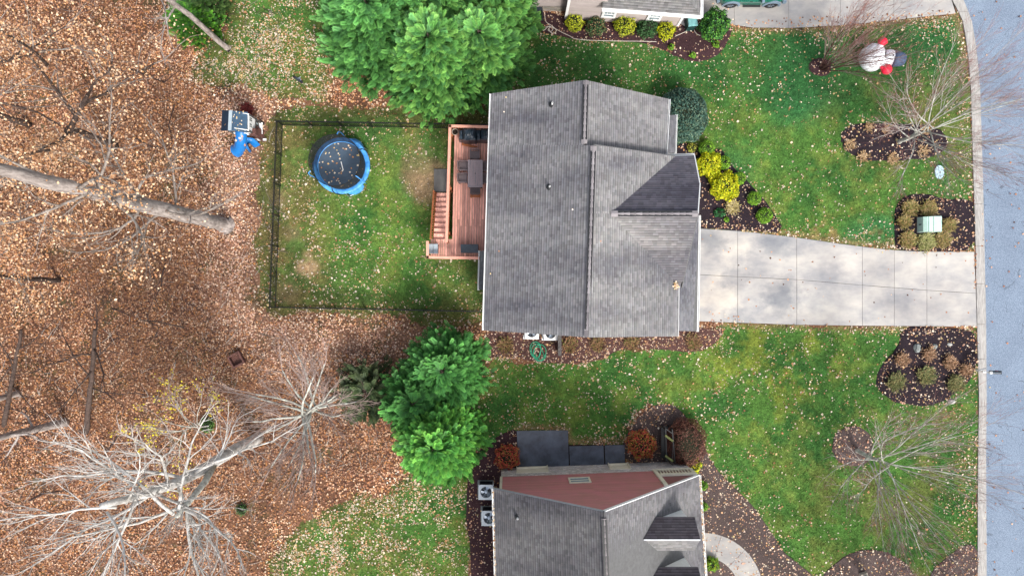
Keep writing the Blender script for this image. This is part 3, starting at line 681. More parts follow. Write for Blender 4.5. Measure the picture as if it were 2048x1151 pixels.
def coursing(poly, expo, wmin, wmax, lift=.014, gap=0.0, base=(.3, .3, .3), amp=.25, hue=.04, seed=0, outward=None, top=.002, lip=True, stagger=True, lip_shade=.9, offset=0):
    """overlapping courses clipped to a convex polygon: returns V, F, C"""
    rg = random.Random(seed); p = [np.array(a, float) for a in poly]
    n = np.cross(p[1] - p[0], p[2] - p[0]); n /= np.linalg.norm(n)
    if outward is None: n = n if n[2] > 0 else -n
    elif np.dot(n, outward) < 0: n = -n
    U = np.cross((0, 0, 1), n); U /= np.linalg.norm(U); W = np.cross(n, U); W = W if W[2] > 0 else -W
    U = np.cross(W, n); o = p[0]; pl = [(np.dot(a - o, U), np.dot(a - o, W)) for a in p]
    ar = sum(pl[i][0] * pl[(i + 1) % len(pl)][1] - pl[(i + 1) % len(pl)][0] * pl[i][1] for i in range(len(pl)))
    if ar < 0: pl = pl[::-1]
    half = [(pl[(i + 1) % len(pl)][1] - pl[i][1], -(pl[(i + 1) % len(pl)][0] - pl[i][0])) for i in range(len(pl))]
    half = [(a, b, a * pl[i][0] + b * pl[i][1]) for i, (a, b) in enumerate(half)]
    u0 = min(a[0] for a in pl); u1 = max(a[0] for a in pl); v0 = min(a[1] for a in pl) + offset; v1 = max(a[1] for a in pl)
    V = []; F = []; C = []; v = v0; row = 0
    while v < v1:
        u = u0 - rg.random() * wmax if stagger else u0 - .001
        rt = 1 + .10 * (rg.random() - .5)
        while u < u1:
            wd_ = wmin + rg.random() * (wmax - wmin); t = rt * (1 + amp * (rg.random() - .5) * 2)
            if rg.random() < .12: t *= 1 - amp * .6
            pc = [(u + gap, v + gap), (u + wd_ - gap, v + gap), (u + wd_ - gap, v + expo - gap), (u + gap, v + expo - gap)]
            for a, b, c in half:
                if max(a * x + b * y for x, y in pc) > c + 1e-9:
                    pc = clip(pc, a, b, c)
                    if len(pc) < 3: break
            if len(pc) >= 3:
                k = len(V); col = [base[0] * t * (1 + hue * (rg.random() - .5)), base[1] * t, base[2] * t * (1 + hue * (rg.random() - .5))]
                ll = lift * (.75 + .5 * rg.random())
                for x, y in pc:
                    f = 1 - (y - v) / expo; V.append(o + U * x + W * y + n * (top + (ll - top) * f)); C.append([q * (lip_shade + (1.06 - lip_shade) * f) for q in col])  # upper edge darkened in the colour, as shade under the next course
                F.append(tuple(range(k, k + len(pc))))
                lo = [(x, y) for x, y in pc if abs(y - v - gap) < 1e-4]
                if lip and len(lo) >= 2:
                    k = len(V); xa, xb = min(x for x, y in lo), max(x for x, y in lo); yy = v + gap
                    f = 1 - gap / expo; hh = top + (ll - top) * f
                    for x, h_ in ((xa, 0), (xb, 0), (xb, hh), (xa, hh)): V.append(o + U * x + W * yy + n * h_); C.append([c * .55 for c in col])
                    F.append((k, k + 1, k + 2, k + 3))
            u += wd_
        v += expo; row += 1
    return V, F, C

SH = dict(expo=.145, wmin=.16, wmax=.30, lift=.020, amp=.20, hue=.05, lip_shade=.50)
def roof_face(root, poly, seed, base=(.235, .23, .235), m='shingle', thick=.16, **k):
    d = dict(SH); d.update(k)
    mb = MB(); mb.slab([np.array(a) - (0, 0, .004) for a in poly], thick); mb.part('roof', M['fascia'], root)
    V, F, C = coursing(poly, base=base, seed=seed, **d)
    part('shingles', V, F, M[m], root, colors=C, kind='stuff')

def ridge_caps(root, a, b, width, step=.3, h=.05, base=(.25, .23, .235), name='ridge_shingle', drop=.06):
    """overlapping cap shingles along a ridge, each one its own piece"""
    a = np.array(a); b = np.array(b); L = np.linalg.norm(b - a); d = (b - a) / L; s = np.cross(d, (0, 0, 1)); s /= np.linalg.norm(s); n = max(1, int(L / step)); st = L / n
    x0 = st * 1.04; w_ = width / 2; loc = []
    v = [d * 0 - s * w_ + (0, 0, h - drop), (0, 0, h), s * w_ + (0, 0, h - drop), d * x0 - s * w_ + (0, 0, h - drop + .014), d * x0 + np.array((0, 0, h + .014)), d * x0 + s * w_ + np.array((0, 0, h - drop + .014))]
    v += [q - np.array((0, 0, .045)) for q in (v[0], v[2], v[3], v[5])]
    f = [(0, 3, 4, 1), (1, 4, 5, 2), (3, 8, 9, 5, 4), (6, 8, 3, 0), (2, 5, 9, 7), (0, 1, 2, 7, 6)]
    tones = [.78, .92, 1.05, 1.2]; mes = []
    for t in tones:
        me = new_mesh(name, np.array([np.array(q, float) for q in v]), f, np.tile(np.array(base) * t, (10, 1))); me.materials.append(M['shingle_new']); mes.append(me)
    rl = root_loc(root)
    for i in range(n): link(name, random.choice(mes), None, root, a + d * st * i - rl)

def gutter(root, pts, w_=.12, h=.12, m='white', name='gutter'):
    """open-topped trough along an eave"""
    for a, b in zip(pts[:-1], pts[1:]):
        a = np.array(a, float); b = np.array(b, float); d = (b - a) / np.linalg.norm(b - a); s = np.cross(d, (0, 0, 1)); s /= np.linalg.norm(s)
        mb = MB()
        for off, ww, z0, z1 in ((-w_ / 2, .022, -h, 0), (w_ / 2, .03, -h, 0), (0, w_ - .03, -h, -h * .72)):
            q = [a + s * (off - ww / 2), b + s * (off - ww / 2), b + s * (off + ww / 2), a + s * (off + ww / 2)]
            V = [p + np.array((0, 0, z0)) for p in q] + [p + np.array((0, 0, z1)) for p in q]
            mb.add(V, [(3, 2, 1, 0), (4, 5, 6, 7), (0, 1, 5, 4), (1, 2, 6, 5), (2, 3, 7, 6), (3, 0, 4, 7)])
        mb.part(name, M[m], root)

def pipe_vent(root, px, py, pl):
    c = pl.at(px, py); mb = MB(); mb.lathe(c, [(.17, .0), (.15, .03), (.07, .05), (.06, .1)], 12); v = mb.part('vent_boot', M['blackm'], root)
    m2 = MB(); m2.lathe(c, [(.045, .05), (.045, .34), (.032, .34), (.032, .2)], 10); m2.part('vent_pipe', M['white'], root)

def window(root, c, U, N, w_, h, frame='white', glass='glass', mull=1, trim=.10, name='window'):
    """window lying on a wall: c centre, U horizontal along the wall, N outward"""
    c = np.array(c, float); U = np.array(U, float); N = np.array(N, float); W = np.array((0, 0, 1.))
    def bx(mb, u, v, su, sv, d0, d1):
        q = [c + U * (u + i * su / 2) + W * (v + j * sv / 2) + N * d for d in (d0, d1) for i, j in ((-1, -1), (1, -1), (1, 1), (-1, 1))]
        mb.add(q, [(3, 2, 1, 0), (4, 5, 6, 7), (0, 1, 5, 4), (1, 2, 6, 5), (2, 3, 7, 6), (3, 0, 4, 7)])
    mb = MB()
    for u, v, su, sv in ((-w_ / 2, 0, trim, h + trim), (w_ / 2, 0, trim, h + trim)): bx(mb, u, v, su, sv, .0, .06)
    for u, v, su, sv in ((0, h / 2, w_ - trim, trim), (0, -h / 2, w_ - trim, trim)): bx(mb, u, v, su, sv, .0, .058)
    bx(mb, 0, 0, w_ - trim, .045, .012, .05)
    for i in range(mull):
        u = (i + 1) / (mull + 1) * w_ - w_ / 2; bx(mb, u, h / 4, .022, h / 2 - trim * .8, .012, .035)
    o = mb.part(name, M[frame], root)
    m2 = MB(); bx(m2, 0, 0, w_ - trim, h - trim, .004, .018); m2.part('pane', M[glass], o)
    return o

# ------------------------------------------------------------------ main house
def main_house():
    r = thing('house', P(1180, 440), 'two storey house under the big grey shingle roof, with the long driveway at its front', 'house')
    A, E, Bz = P(983, 187, 5.8), P(968, 660, 5.8), P(1171, 160, 8.6)
    PW = Plane(A, E, Bz)
    B2 = PW.at(1168, 288); Cc = P(1337, 198, 5.8); PE = Plane(PW.at(1171, 160), B2, Cc)
    G, Fp = PW.at(1187, 290), PW.at(1174, 674); K = P(1354, 672, 6.05); PF = Plane(G, Fp, K)
    ed = [PW.at(983, 187), PW.at(1171, 160), PW.at(1168, 290), PW.at(978, 290)]
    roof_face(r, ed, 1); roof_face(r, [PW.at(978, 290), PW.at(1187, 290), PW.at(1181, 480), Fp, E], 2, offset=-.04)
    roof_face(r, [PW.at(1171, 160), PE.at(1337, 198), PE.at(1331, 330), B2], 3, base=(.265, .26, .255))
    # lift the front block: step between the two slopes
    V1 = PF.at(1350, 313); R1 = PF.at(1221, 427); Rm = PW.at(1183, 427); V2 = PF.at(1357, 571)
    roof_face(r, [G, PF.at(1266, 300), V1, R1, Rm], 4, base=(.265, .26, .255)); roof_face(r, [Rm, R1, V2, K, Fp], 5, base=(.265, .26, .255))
    mb = MB()
    q = [G, V1]
    for a, b in zip(q[:-1], q[1:]): mb.slab([a + (0, .01, .0), b + (0, .01, .0), b + (0, .05, -.0), a + (0, .05, -.0)], .9)
    mb.part('step_wall', M['fascia'], r)
    # cross gable
    zr = R1[2]; R2 = P(1397, 427, zr); PN = Plane(R1, R2, V1); PS = Plane(R1, R2, V2)
    zz = lambda a: a
    roof_face(r, [R1, V1, PN.at(1389, 311), PN.at(1400, 368), PN.at(1396, 427)], 6, base=(.135, .128, .150))  # north slope coloured darker, its shade put into the shingles
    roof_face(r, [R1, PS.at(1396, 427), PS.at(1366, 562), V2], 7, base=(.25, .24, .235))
    for pts in ([(1389, 311), (1400, 368), (1396, 427)],):
        m2 = MB()
        for a, b in zip(pts[:-1], pts[1:]): m2.bar(PN.at(*a) - (0, 0, .09), PN.at(*b) - (0, 0, .09), .05, .2)
        m2.part('rake_board', M['white'], r)
    m2 = MB(); m2.bar(PS.at(1397, 428) - (0, 0, .1), PS.at(1366.5, 563) - (0, 0, .1), .04, .2); m2.bar(PS.at(1366.5, 562) - (0, 0, .12), PS.at(1366, 573) - (0, 0, .3), .05, .2); m2.part('rake_board', M['fascia'], r)
    # lower garage roof in front
    PG = Plane(P(1398, 430, 3.0), P(1394, 662, 3.0), P(1352, 560, 4.3))
    roof_face(r, [PG.at(1383, 374), PG.at(1401, 374), PG.at(1398, 430), PG.at(1394, 662), PG.at(1352, 661), PG.at(1356, 500)], 8, base=(.185, .185, .20), thick=.14)
    gutter(r, [PG.at(1399.5, 430), PG.at(1395.5, 663)])
    gutter(r, [PW.at(982, 187), PW.at(967, 660)], .13)
    gutter(r, [PE.at(1338.5, 198), PE.at(1332, 309)], .13)
    gutter(r, [PF.at(1356, 572), PF.at(1354.5, 672)], .13)
    gutter(r, [PE.at(1331, 310), PN.at(1389.5, 309)], .11)
    # leaves caught in the valley corner
    # small roofs: bay at the back, porch at the front
    PB = Plane(P(960, 502, 2.9), P(957.5, 579, 2.9), P(985, 540, 3.7)); roof_face(r, [PB.at(960, 502), PB.at(985, 502), PB.at(985, 579), PB.at(958, 579)], 9, base=(.16, .165, .17), thick=.12)
    gutter(r, [PB.at(959, 501), PB.at(957, 580)], .09)
    PP = Plane(P(1352, 230, 3.0), P(1350, 306, 3.0), P(1320, 270, 3.9)); roof_face(r, [PP.at(1352, 230), PP.at(1350, 306), PP.at(1310, 306), PP.at(1312, 230)], 10, base=(.17, .17, .18), thick=.12)
    gutter(r, [PP.at(1353.3, 229), PP.at(1351.3, 307)], .09)
    # ridges
    def up(p, d=.02): return p + np.array((0, 0, d))
    m3 = MB(); m3.bar(up(PW.at(1171.3, 170), .02), up(PW.at(1168.5, 279), .02), .27, .07); m3.bar(up(PW.at(1186.5, 302), .02), up(PW.at(1174.5, 658), .02), .27, .07); m3.bar(up(PN.at(1236, 427.2), .02), up(PN.at(1384, 427.2), .02), .27, .07)
    m3.part('ridge_vent', M['blackm'], r)
    ridge_caps(r, up(PW.at(1171.6, 161)), up(PW.at(1168.3, 287)), .30); ridge_caps(r, up(PW.at(1187, 292)), up(PW.at(1174, 672)), .30)
    ridge_caps(r, up(PN.at(1222, 427.2)), up(PN.at(1395, 427.2)), .30)
    pipe_vent(r, 1104, 209, PW); pipe_vent(r, 1099, 374, PW)
    # walls
    xw0, xw1 = -.95, 8.1; yn, ys_ = 10.2, -2.05; sk = -.028
    def wl(x, y): return np.array((x + (y - 4) * -sk * -1, y, 0))
    def gx(x, y): return x + (y - 4) * .03
    mb = MB()
    rec = [(gx(xw0, ys_), ys_), (gx(xw1, ys_), ys_), (gx(xw1, yn), yn), (gx(xw0, yn), yn)]
    mb.prism(rec, 0, 5.55)
    for yy in (yn - .02, ys_ + .02):
        xr = gx(3.75, yy); y2 = yy - .2 if yy > 0 else yy + .2
        tri = [(gx(xw0, yy), 5.55), (gx(xw1, yy), 5.55), (xr, 8.1)]
        mb.add([(x, yy, z_) for x, z_ in tri] + [(x, y2, z_) for x, z_ in tri], [(0, 1, 2), (5, 4, 3), (0, 3, 4, 1), (1, 4, 5, 2), (2, 5, 3, 0)])
    mb.prism([(8.0, .9), (8.95, .9), (8.95, 7.0), (8.0, 7.0)], 0, 5.5)
    mb.add([(8.95, .9, 5.5), (8.95, 7, 5.5), (8.95, 3.95, 7.8), (8.5, .9, 5.5), (8.5, 7, 5.5), (8.5, 3.95, 7.8)], [(0, 1, 2), (5, 4, 3), (0, 3, 4, 1), (1, 4, 5, 2), (2, 5, 3, 0)])
    mb.prism([(8.0, -2.3), (10.55, -2.3), (10.55, 4.2), (8.0, 4.2)], 0, 2.85)
    mb.prism([(8.0, 4.2), (10.3, 4.2), (10.3, 7.0), (8.0, 7.0)], 0, 2.9)
    mb.prism([(8.0, 7.8), (9.2, 7.8), (9.2, 10.0), (8.0, 10.0)], 0, 2.8)
    mb.prism([(-1.75, .0), (-.9, .0), (-.9, 2.2), (-1.75, 2.2)], 0, 2.75)
    w_ = mb.part('wall', M['taupe'], r, colors=np.ones((len(np.concatenate(mb.V)), 3)))
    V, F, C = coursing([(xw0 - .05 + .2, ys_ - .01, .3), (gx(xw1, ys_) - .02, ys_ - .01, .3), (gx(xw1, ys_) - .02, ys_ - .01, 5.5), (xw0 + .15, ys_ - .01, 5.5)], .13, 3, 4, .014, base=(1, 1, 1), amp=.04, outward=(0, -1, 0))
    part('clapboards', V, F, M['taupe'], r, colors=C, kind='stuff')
    for x in (0.6, 6.2): window(r, (x, ys_ - .03, 4.2), (1, 0, 0), (0, -1, 0), .9, 1.4)
    for y in (9, 6.5, 1.2): window(r, (gx(xw0, y) - .03, y, 4.2), (0, 1, 0), (-1, 0, 0), .9, 1.4)
    for y in (5, 3): window(r, (8.98, y, 4.6), (0, 1, 0), (1, 0, 0), .9, 1.3)
    g = MB(); g.box((10.58, .6, 1.15), (.06, 4.9, 2.2)); gd_ = g.part('garage_door', M['white'], r)
    d = MB(); d.tube([PW.at(967, 655) - (-.12, 0, .2), np.array((gx(xw0, ys_) - .03, ys_ + .1, 5.2)), np.array((gx(xw0, ys_) - .03, ys_ + .1, .2))], .04, 8); d.part('downpipe', M['white'], r)
    return PW, PF
PW_, PF_ = main_house()
# the wad of leaves caught where the roofs meet
rr = np.random.default_rng(5); n = 46
cc = np.array([PF_.at(1351 + rr.normal() * 2.6, 571 + rr.normal() * 4) for _ in range(n)])
V, F, C = leaf_mesh(cc[:, 0], cc[:, 1], cc[:, 2] + .05 + rr.random(n) * .09, .09 + .05 * rr.random(n), PAL_Y[rr.integers(0, 8, n)], rr, 1.2)
solo('leaf_clump', V, F, M['leaf'], 'wad of dry leaves caught in the roof valley beside the white gutter', 'leaves', kind='stuff', colors=C)
# single leaves on the roofs
n = 24; q = [(1098, 374), (1012, 195), (1008, 224), (998, 502), (981, 547), (1145, 419), (1201, 482), (1386, 577), (1371, 632), (1380, 645), (1371, 650), (1329, 338), (1241, 417), (1250, 420), (1262, 421), (1275, 424)]
pts = np.array([PW_.at(x, y) if x < 1180 else PF_.at(x, y) for x, y in q[1:]])
pts[:, 2] += .04; pts[(pts[:, 0] > 9), 2] = 3.75
V, F, C = leaf_mesh(pts[:, 0], pts[:, 1], pts[:, 2], np.full(len(pts), .10), PAL_Y[np.arange(len(pts)) % 3 + 3] * 1.2, rr, .3)
solo('roof_leaves', V, F, M['leaf'], 'pale dry leaves lying singly on the grey shingle roof', 'leaves', kind='stuff', colors=C)

# ------------------------------------------------------------------ lower neighbour: steep roof with dormers
def lower_house():
    r = thing('house', P(1190, 1180), 'house with a dusty red gable end, grey brick footing and dormers, at the lower edge', 'house')
    zl, zr_, za = 4.7, 3.3, 8.9
    A, A2 = P(988, 977, zl), P(997, 1340, zl); B, B2 = P(1208, 1023, za), P(1222, 1340, za); Cc, C2 = P(1398, 950, zr_), P(1424, 1340, zr_)
    PL = Plane(A, A2, B); PR = Plane(B, B2, Cc); C2 = PR.at(1422, 1340)
    A2 = PL.at(997, 1340); B2 = PL.at(1222, 1340)
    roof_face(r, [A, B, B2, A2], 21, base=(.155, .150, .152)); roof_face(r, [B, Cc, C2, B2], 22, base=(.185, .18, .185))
    m3 = MB(); m3.bar(PL.at(1208.5, 1038) + (0, 0, .03), PL.at(1221, 1320) + (0, 0, .03), .26, .07); m3.part('ridge_vent', M['blackm'], r)
    ridge_caps(r, PL.at(1208.3, 1036) + (0, 0, .02), PL.at(1221.6, 1330) + (0, 0, .02), .30, base=(.21, .19, .19))
    gutter(r, [PL.at(986.5, 977), PL.at(995.5, 1340)], .13); gutter(r, [PR.at(1399.5, 950), PR.at(1424, 1340)], .13)
    m2 = MB(); m2.bar(PL.at(988, 976.5) - (0, 0, .12), PL.at(1207, 1022) - (0, 0, .12), .03, .16); m2.part('rake_board', M['flash'], r); m2 = MB(); m2.bar(PR.at(1209, 1022) - (0, 0, .1), PR.at(1398, 949.5) - (0, 0, .1), .04, .2); m2.part('rake_board', M['white'], r)
    pipe_vent(r, 1035, 1033, PL)
    # gable wall
    a = P(1003, 936)[:2]; b = P(1366, 922)[:2]; L = np.linalg.norm(b - a); U = np.append((b - a) / L, 0); N = np.array((-U[1], U[0], 0)); N = N if N[1] > 0 else -N
    o = np.append(a, 0); W = np.array((0, 0, 1.)); at = lambda u, z_, d=0: o + U * u + W * z_ + N * d
    zL = PL.z(*at(.0, 0)[:2]) - .2; zR = PR.z(*at(L, 0)[:2]) - .2
    us = np.linspace(0, L, 80); zt = [min(PL.z(*at(u, 0)[:2]), PR.z(*at(u, 0)[:2])) for u in us]; ua = us[int(np.argmax(zt))]; zA = max(zt) - .2
    pch = L - 2.2                                                # the porch bay at the right end
    prof = [(0, 0), (L, 0), (L, zR), (ua, zA), (0, zL)]
    mb = MB(); bk = 14.
    mb.add([at(u, z_) for u, z_ in prof] + [at(u, z_, -bk) for u, z_ in prof], [(0, 1, 2, 3, 4), (9, 8, 7, 6, 5)] + [(i, i + 5, (i + 1) % 5 + 5, (i + 1) % 5) for i in range(5)])
    mb.part('wall', M['mortar'], r)
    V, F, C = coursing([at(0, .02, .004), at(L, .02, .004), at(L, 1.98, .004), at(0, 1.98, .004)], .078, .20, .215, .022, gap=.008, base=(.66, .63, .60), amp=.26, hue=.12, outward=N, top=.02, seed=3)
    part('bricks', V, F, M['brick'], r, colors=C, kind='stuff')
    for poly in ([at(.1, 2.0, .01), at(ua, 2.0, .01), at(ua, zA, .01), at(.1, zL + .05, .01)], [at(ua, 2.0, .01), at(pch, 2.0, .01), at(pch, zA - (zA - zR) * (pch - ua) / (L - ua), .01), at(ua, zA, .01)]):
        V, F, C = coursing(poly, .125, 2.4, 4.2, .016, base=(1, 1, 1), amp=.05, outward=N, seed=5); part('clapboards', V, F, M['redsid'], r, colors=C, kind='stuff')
    t = MB(); t.bar(at(.02, 1.98, .02), at(.02, zL, .02), .14, .06); t.part('corner_board', M['cream'], r)
    # gable window and basement windows
    window(r, at(4.55, 3.4, .03), U, N, 1.15, .95, 'cream', mull=0)
    for u in (1.9, 7.25):
        m4 = MB(); wd_ = .95 if u < 3 else .6
        for s_ in (-1, 1): m4.bar(at(u + s_ * wd_, .15, .10), at(u + s_ * wd_, 1.35, .05), .05, .1)
        m4.bar(at(u - wd_, .35, .08), at(u + wd_, .35, .08), .10, .12); bf = m4.part('window', M['cream'], r)
        m5 = MB(); m5.bar(at(u - wd_ + .03, .9, .035), at(u + wd_ - .03, .9, .035), .02, .9); m5.part('blind', M['cream'], bf)
    # porch: pale posts, beam, baluster rail and the dark red inner wall
    pz0, pz1 = 1.52, zR
    m6 = MB(); m6.bar(at(pch, 1.95, .06), at(pch, PR.z(*at(pch, 0)[:2]) - .25, .06), .22, .12); m6.part('porch_post', M['cream'], r); m6 = MB(); m6.bar(at(L - .08, 1.95, .06), at(L - .08, zR, .06), .20, .12); m6.part('porch_post', M['cream'], r)
    m7 = MB(); m7.bar(at(pch + .1, 3.10, .09), at(L - .1, 3.10, .09), .12, .26); m7.bar(at(pch + .1, 2.05, .09), at(L - .1, 2.05, .09), .12, .12); rail = m7.part('porch_rail', M['cream'], r)
    me = MB(); me.bar((0, 0, 0), N * 0 + W * .82, .06, .06); mesh = new_mesh('baluster', np.concatenate(me.V), me.F); mesh.materials.append(M['cream'])
    for i in range(10): link('baluster', mesh, None, rail, at(pch + .25 + i * .18, 2.12, .09) - root_loc(r))
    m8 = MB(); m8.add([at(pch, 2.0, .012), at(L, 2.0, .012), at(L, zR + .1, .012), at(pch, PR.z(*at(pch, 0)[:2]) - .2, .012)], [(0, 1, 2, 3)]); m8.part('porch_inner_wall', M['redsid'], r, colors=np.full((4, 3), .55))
    # dormers
    for yy in (1076, 1176, 1276):
        R1 = PR.at(1287 + (yy - 1076) * .05, yy); R2 = P(1400 + (yy - 1076) * .07, yy, R1[2])
        e1 = P(1389 + (yy - 1076) * .07, yy - 43, R1[2] - .74); PNn = Plane(R1, R2, e1); e2 = P(1394 + (yy - 1076) * .07, yy + 22, R1[2] - 1.15); e2 = np.array((e1[0], 2 * R1[1] - e1[1], e1[2])); PSs = Plane(R1, R2, e2)
        # valley ends: where the eave line of the dormer meets the main slope
        def meet(y_, z_):
            lo, hi = 0., 12.
            for _ in range(40):
                m_ = (lo + hi) / 2
                if PR.z(m_, y_) > z_: lo = m_
                else: hi = m_
            return np.array(((lo + hi) / 2, y_, z_))
        v1 = meet(e1[1], e1[2]); v2 = meet(e2[1], e2[2]); Rr = meet(R1[1], R1[2])
        dm = part('dormer', *(lambda m_: (np.concatenate(m_.V), m_.F))(MB().add([v1 + (.05, -.12, -.1), (e1[0] - .3, e1[1] - .12, e1[2] - .05), (e1[0] - .3, e2[1] + .12, e2[2] - .05), v2 + (.05, .12, -.1), (e1[0] - .3, R1[1], R1[2] - .1), Rr + (.1, 0, -.1), (e1[0] - .3, e1[1] - .12, PR.z(e1[0] - .3, e1[1])), (e1[0] - .3, e2[1] + .12, PR.z(e1[0] - .3, e1[1]))],
             [(0, 6, 1), (3, 2, 7), (1, 6, 7, 2, 4), (0, 1, 4, 5), (5, 4, 2, 3)])), M['white'], r)
        for k_, poly in enumerate(([Rr, R2, e1, v1], [Rr, v2, e2, R2])):
            poly = [np.array(q) + (0, 0, .05) for q in poly]
            V, F, C = coursing(poly, base=(.085, .075, .085) if k_ == 0 else (.22, .215, .21), seed=40 + k_, **SH)  # north side painted darker than the south, as the slope in shade
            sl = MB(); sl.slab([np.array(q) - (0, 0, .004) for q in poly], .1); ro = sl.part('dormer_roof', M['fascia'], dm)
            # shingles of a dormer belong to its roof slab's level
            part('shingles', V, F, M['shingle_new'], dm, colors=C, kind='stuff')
        fl = MB(); fl.bar(Rr + (0, -.04, .075), R2 + (0, -.04, .075), .06, .03); fl.part('ridge_flashing', M['flash'], dm)
    window(r, (0, 0, 0), (0, 1, 0), (-1, 0, 0), .1, .1) if False else None
lower_house()
rr = np.random.default_rng(15); pts = []
for (x0, y0, z0), (x1, y1, z1), k in (((986.5, 980, 4.68), (992, 1151, 4.68), 110), ((1399.5, 953, 3.28), (1411, 1151, 3.28), 120)):
    t = rr.random(k); pts += [P(x0 + (x1 - x0) * q, y0 + (y1 - y0) * q, z0) + (rr.normal() * .035, 0, rr.random() * .05) for q in t]
pts = np.array(pts); V, F, C = leaf_mesh(pts[:, 0], pts[:, 1], pts[:, 2], .07 + .05 * rr.random(len(pts)), PAL_Y[rr.integers(0, 8, len(pts))] * .85, rr, .9)
solo('gutter_leaves', V, F, M['leaf'], 'dry leaves packed into both gutters of the red gabled house', 'leaves', kind='stuff', colors=C)

# ------------------------------------------------------------------ upper neighbour
def upper_house():
    r = thing('house', P(1180, -60), 'taupe clapboard house with white trimmed windows cut by the upper edge', 'house')
    zE = 2.8
    a = P(1130, 38)[:2]; b = P(1356, 52)[:2]; L = np.linalg.norm(b - a); U = np.append((b - a) / L, 0); N = np.array((U[1], -U[0], 0)); o = np.append(a, 0); at = lambda u, z_, d=0: o + U * u + np.array((0, 0, z_)) + N * d
    ug = 2.25                                                    # where the low garage roof begins
    mb = MB(); mb.prism([at(0, 0)[:2], at(ug, 0)[:2], at(ug, 0, -9)[:2], at(0, 0, -9)[:2]], 0, 5.4); mb.prism([at(ug, 0)[:2], at(L, 0)[:2], at(L, 0, -8)[:2], at(ug, 0, -8)[:2]], 0, zE - .1)
    mb.prism([P(1000, 22)[:2], P(1131, 22)[:2], P(1131, -200)[:2], P(1000, -200)[:2]], 0, 5.4)
    mb.part('wall', M['mortar'], r)
    for p, s in (([at(.12, .05, .01), at(ug, .05, .01), at(ug, 5.3, .01), at(.12, 5.3, .01)], 1), ([at(ug, .05, .01), at(L - .1, .05, .01), at(L - .1, zE - .1, .01), at(ug, zE - .1, .01)], 2)):
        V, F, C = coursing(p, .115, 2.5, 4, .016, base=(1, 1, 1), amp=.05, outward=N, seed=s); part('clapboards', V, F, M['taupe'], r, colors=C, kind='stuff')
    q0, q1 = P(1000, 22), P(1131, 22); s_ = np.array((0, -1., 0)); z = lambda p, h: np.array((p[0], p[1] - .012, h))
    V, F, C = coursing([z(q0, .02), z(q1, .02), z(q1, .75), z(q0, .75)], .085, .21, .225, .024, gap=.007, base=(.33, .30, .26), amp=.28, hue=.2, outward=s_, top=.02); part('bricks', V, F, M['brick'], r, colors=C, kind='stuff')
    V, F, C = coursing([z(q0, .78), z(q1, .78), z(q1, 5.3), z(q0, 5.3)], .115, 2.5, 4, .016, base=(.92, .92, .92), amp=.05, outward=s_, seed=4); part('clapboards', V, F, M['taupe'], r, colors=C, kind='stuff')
    t = MB(); t.bar(at(.03, 0.1, .02), at(.03, 5.3, .02), .16, .08); t.part('corner_board', M['white'], r); t = MB(); t.bar(at(L - .05, 0, .02), at(L - .05, zE - .1, .02), .14, .08); t.part('corner_board', M['white'], r)
    window(r, at(2.58, 1.25, .03), U, N, .72, .85, mull=2, trim=.14); window(r, at(5.35, 1.25, .03), U, N, .72, .85, mull=2, trim=.14)
    e0, e1 = P(1205, 16, zE), P(1401, 31, zE); e2 = P(1403, -170, zE); e0b = e0 + (0, 7, 0)
    n_ = 4.0; pt = P(1401, 31, zE) + np.array((-2.6, 2.6, 1.15)); pw = e0 + np.array((0, 2.9, 1.28))
    PS = Plane(e0, e1, e0 + (0, 3, 1.3)); hip = P(1368, -8, 3.3); hip = PS.at(1360, -22)
    roof_face(r, [e0, e1, hip, PS.at(1205, -35)], 31, base=(.22, .215, .21), m='shingle_new')
    PEe = Plane(e1, e2, hip); roof_face(r, [e1, e2, PEe.at(1350, -150), hip], 32, base=(.23, .225, .22), m='shingle_new')
    gutter(r, [e0 + (-.02, -.08, 0), e1 + (.06, -.08, 0)], .15); gutter(r, [e1 + (.07, -.1, 0), e2 + (.07, 0, 0)], .15)
    rf = MB(); rf.slab([P(985, -8, 5.4) + (0, .3, 0), P(1206, -8, 5.4) + (0, .3, 0), P(1206, -250, 7.4), P(985, -250, 7.4)], .2); rf.part('upper_roof', M['fascia'], r)
    st = MB(); st.prism([P(1358, 46)[:2], P(1372, 30)[:2], P(1380, 40)[:2], P(1372, 56)[:2]], 0, .12); st.part('side_step', M['brick'], r, colors=np.full((8, 3), .5))
upper_house()
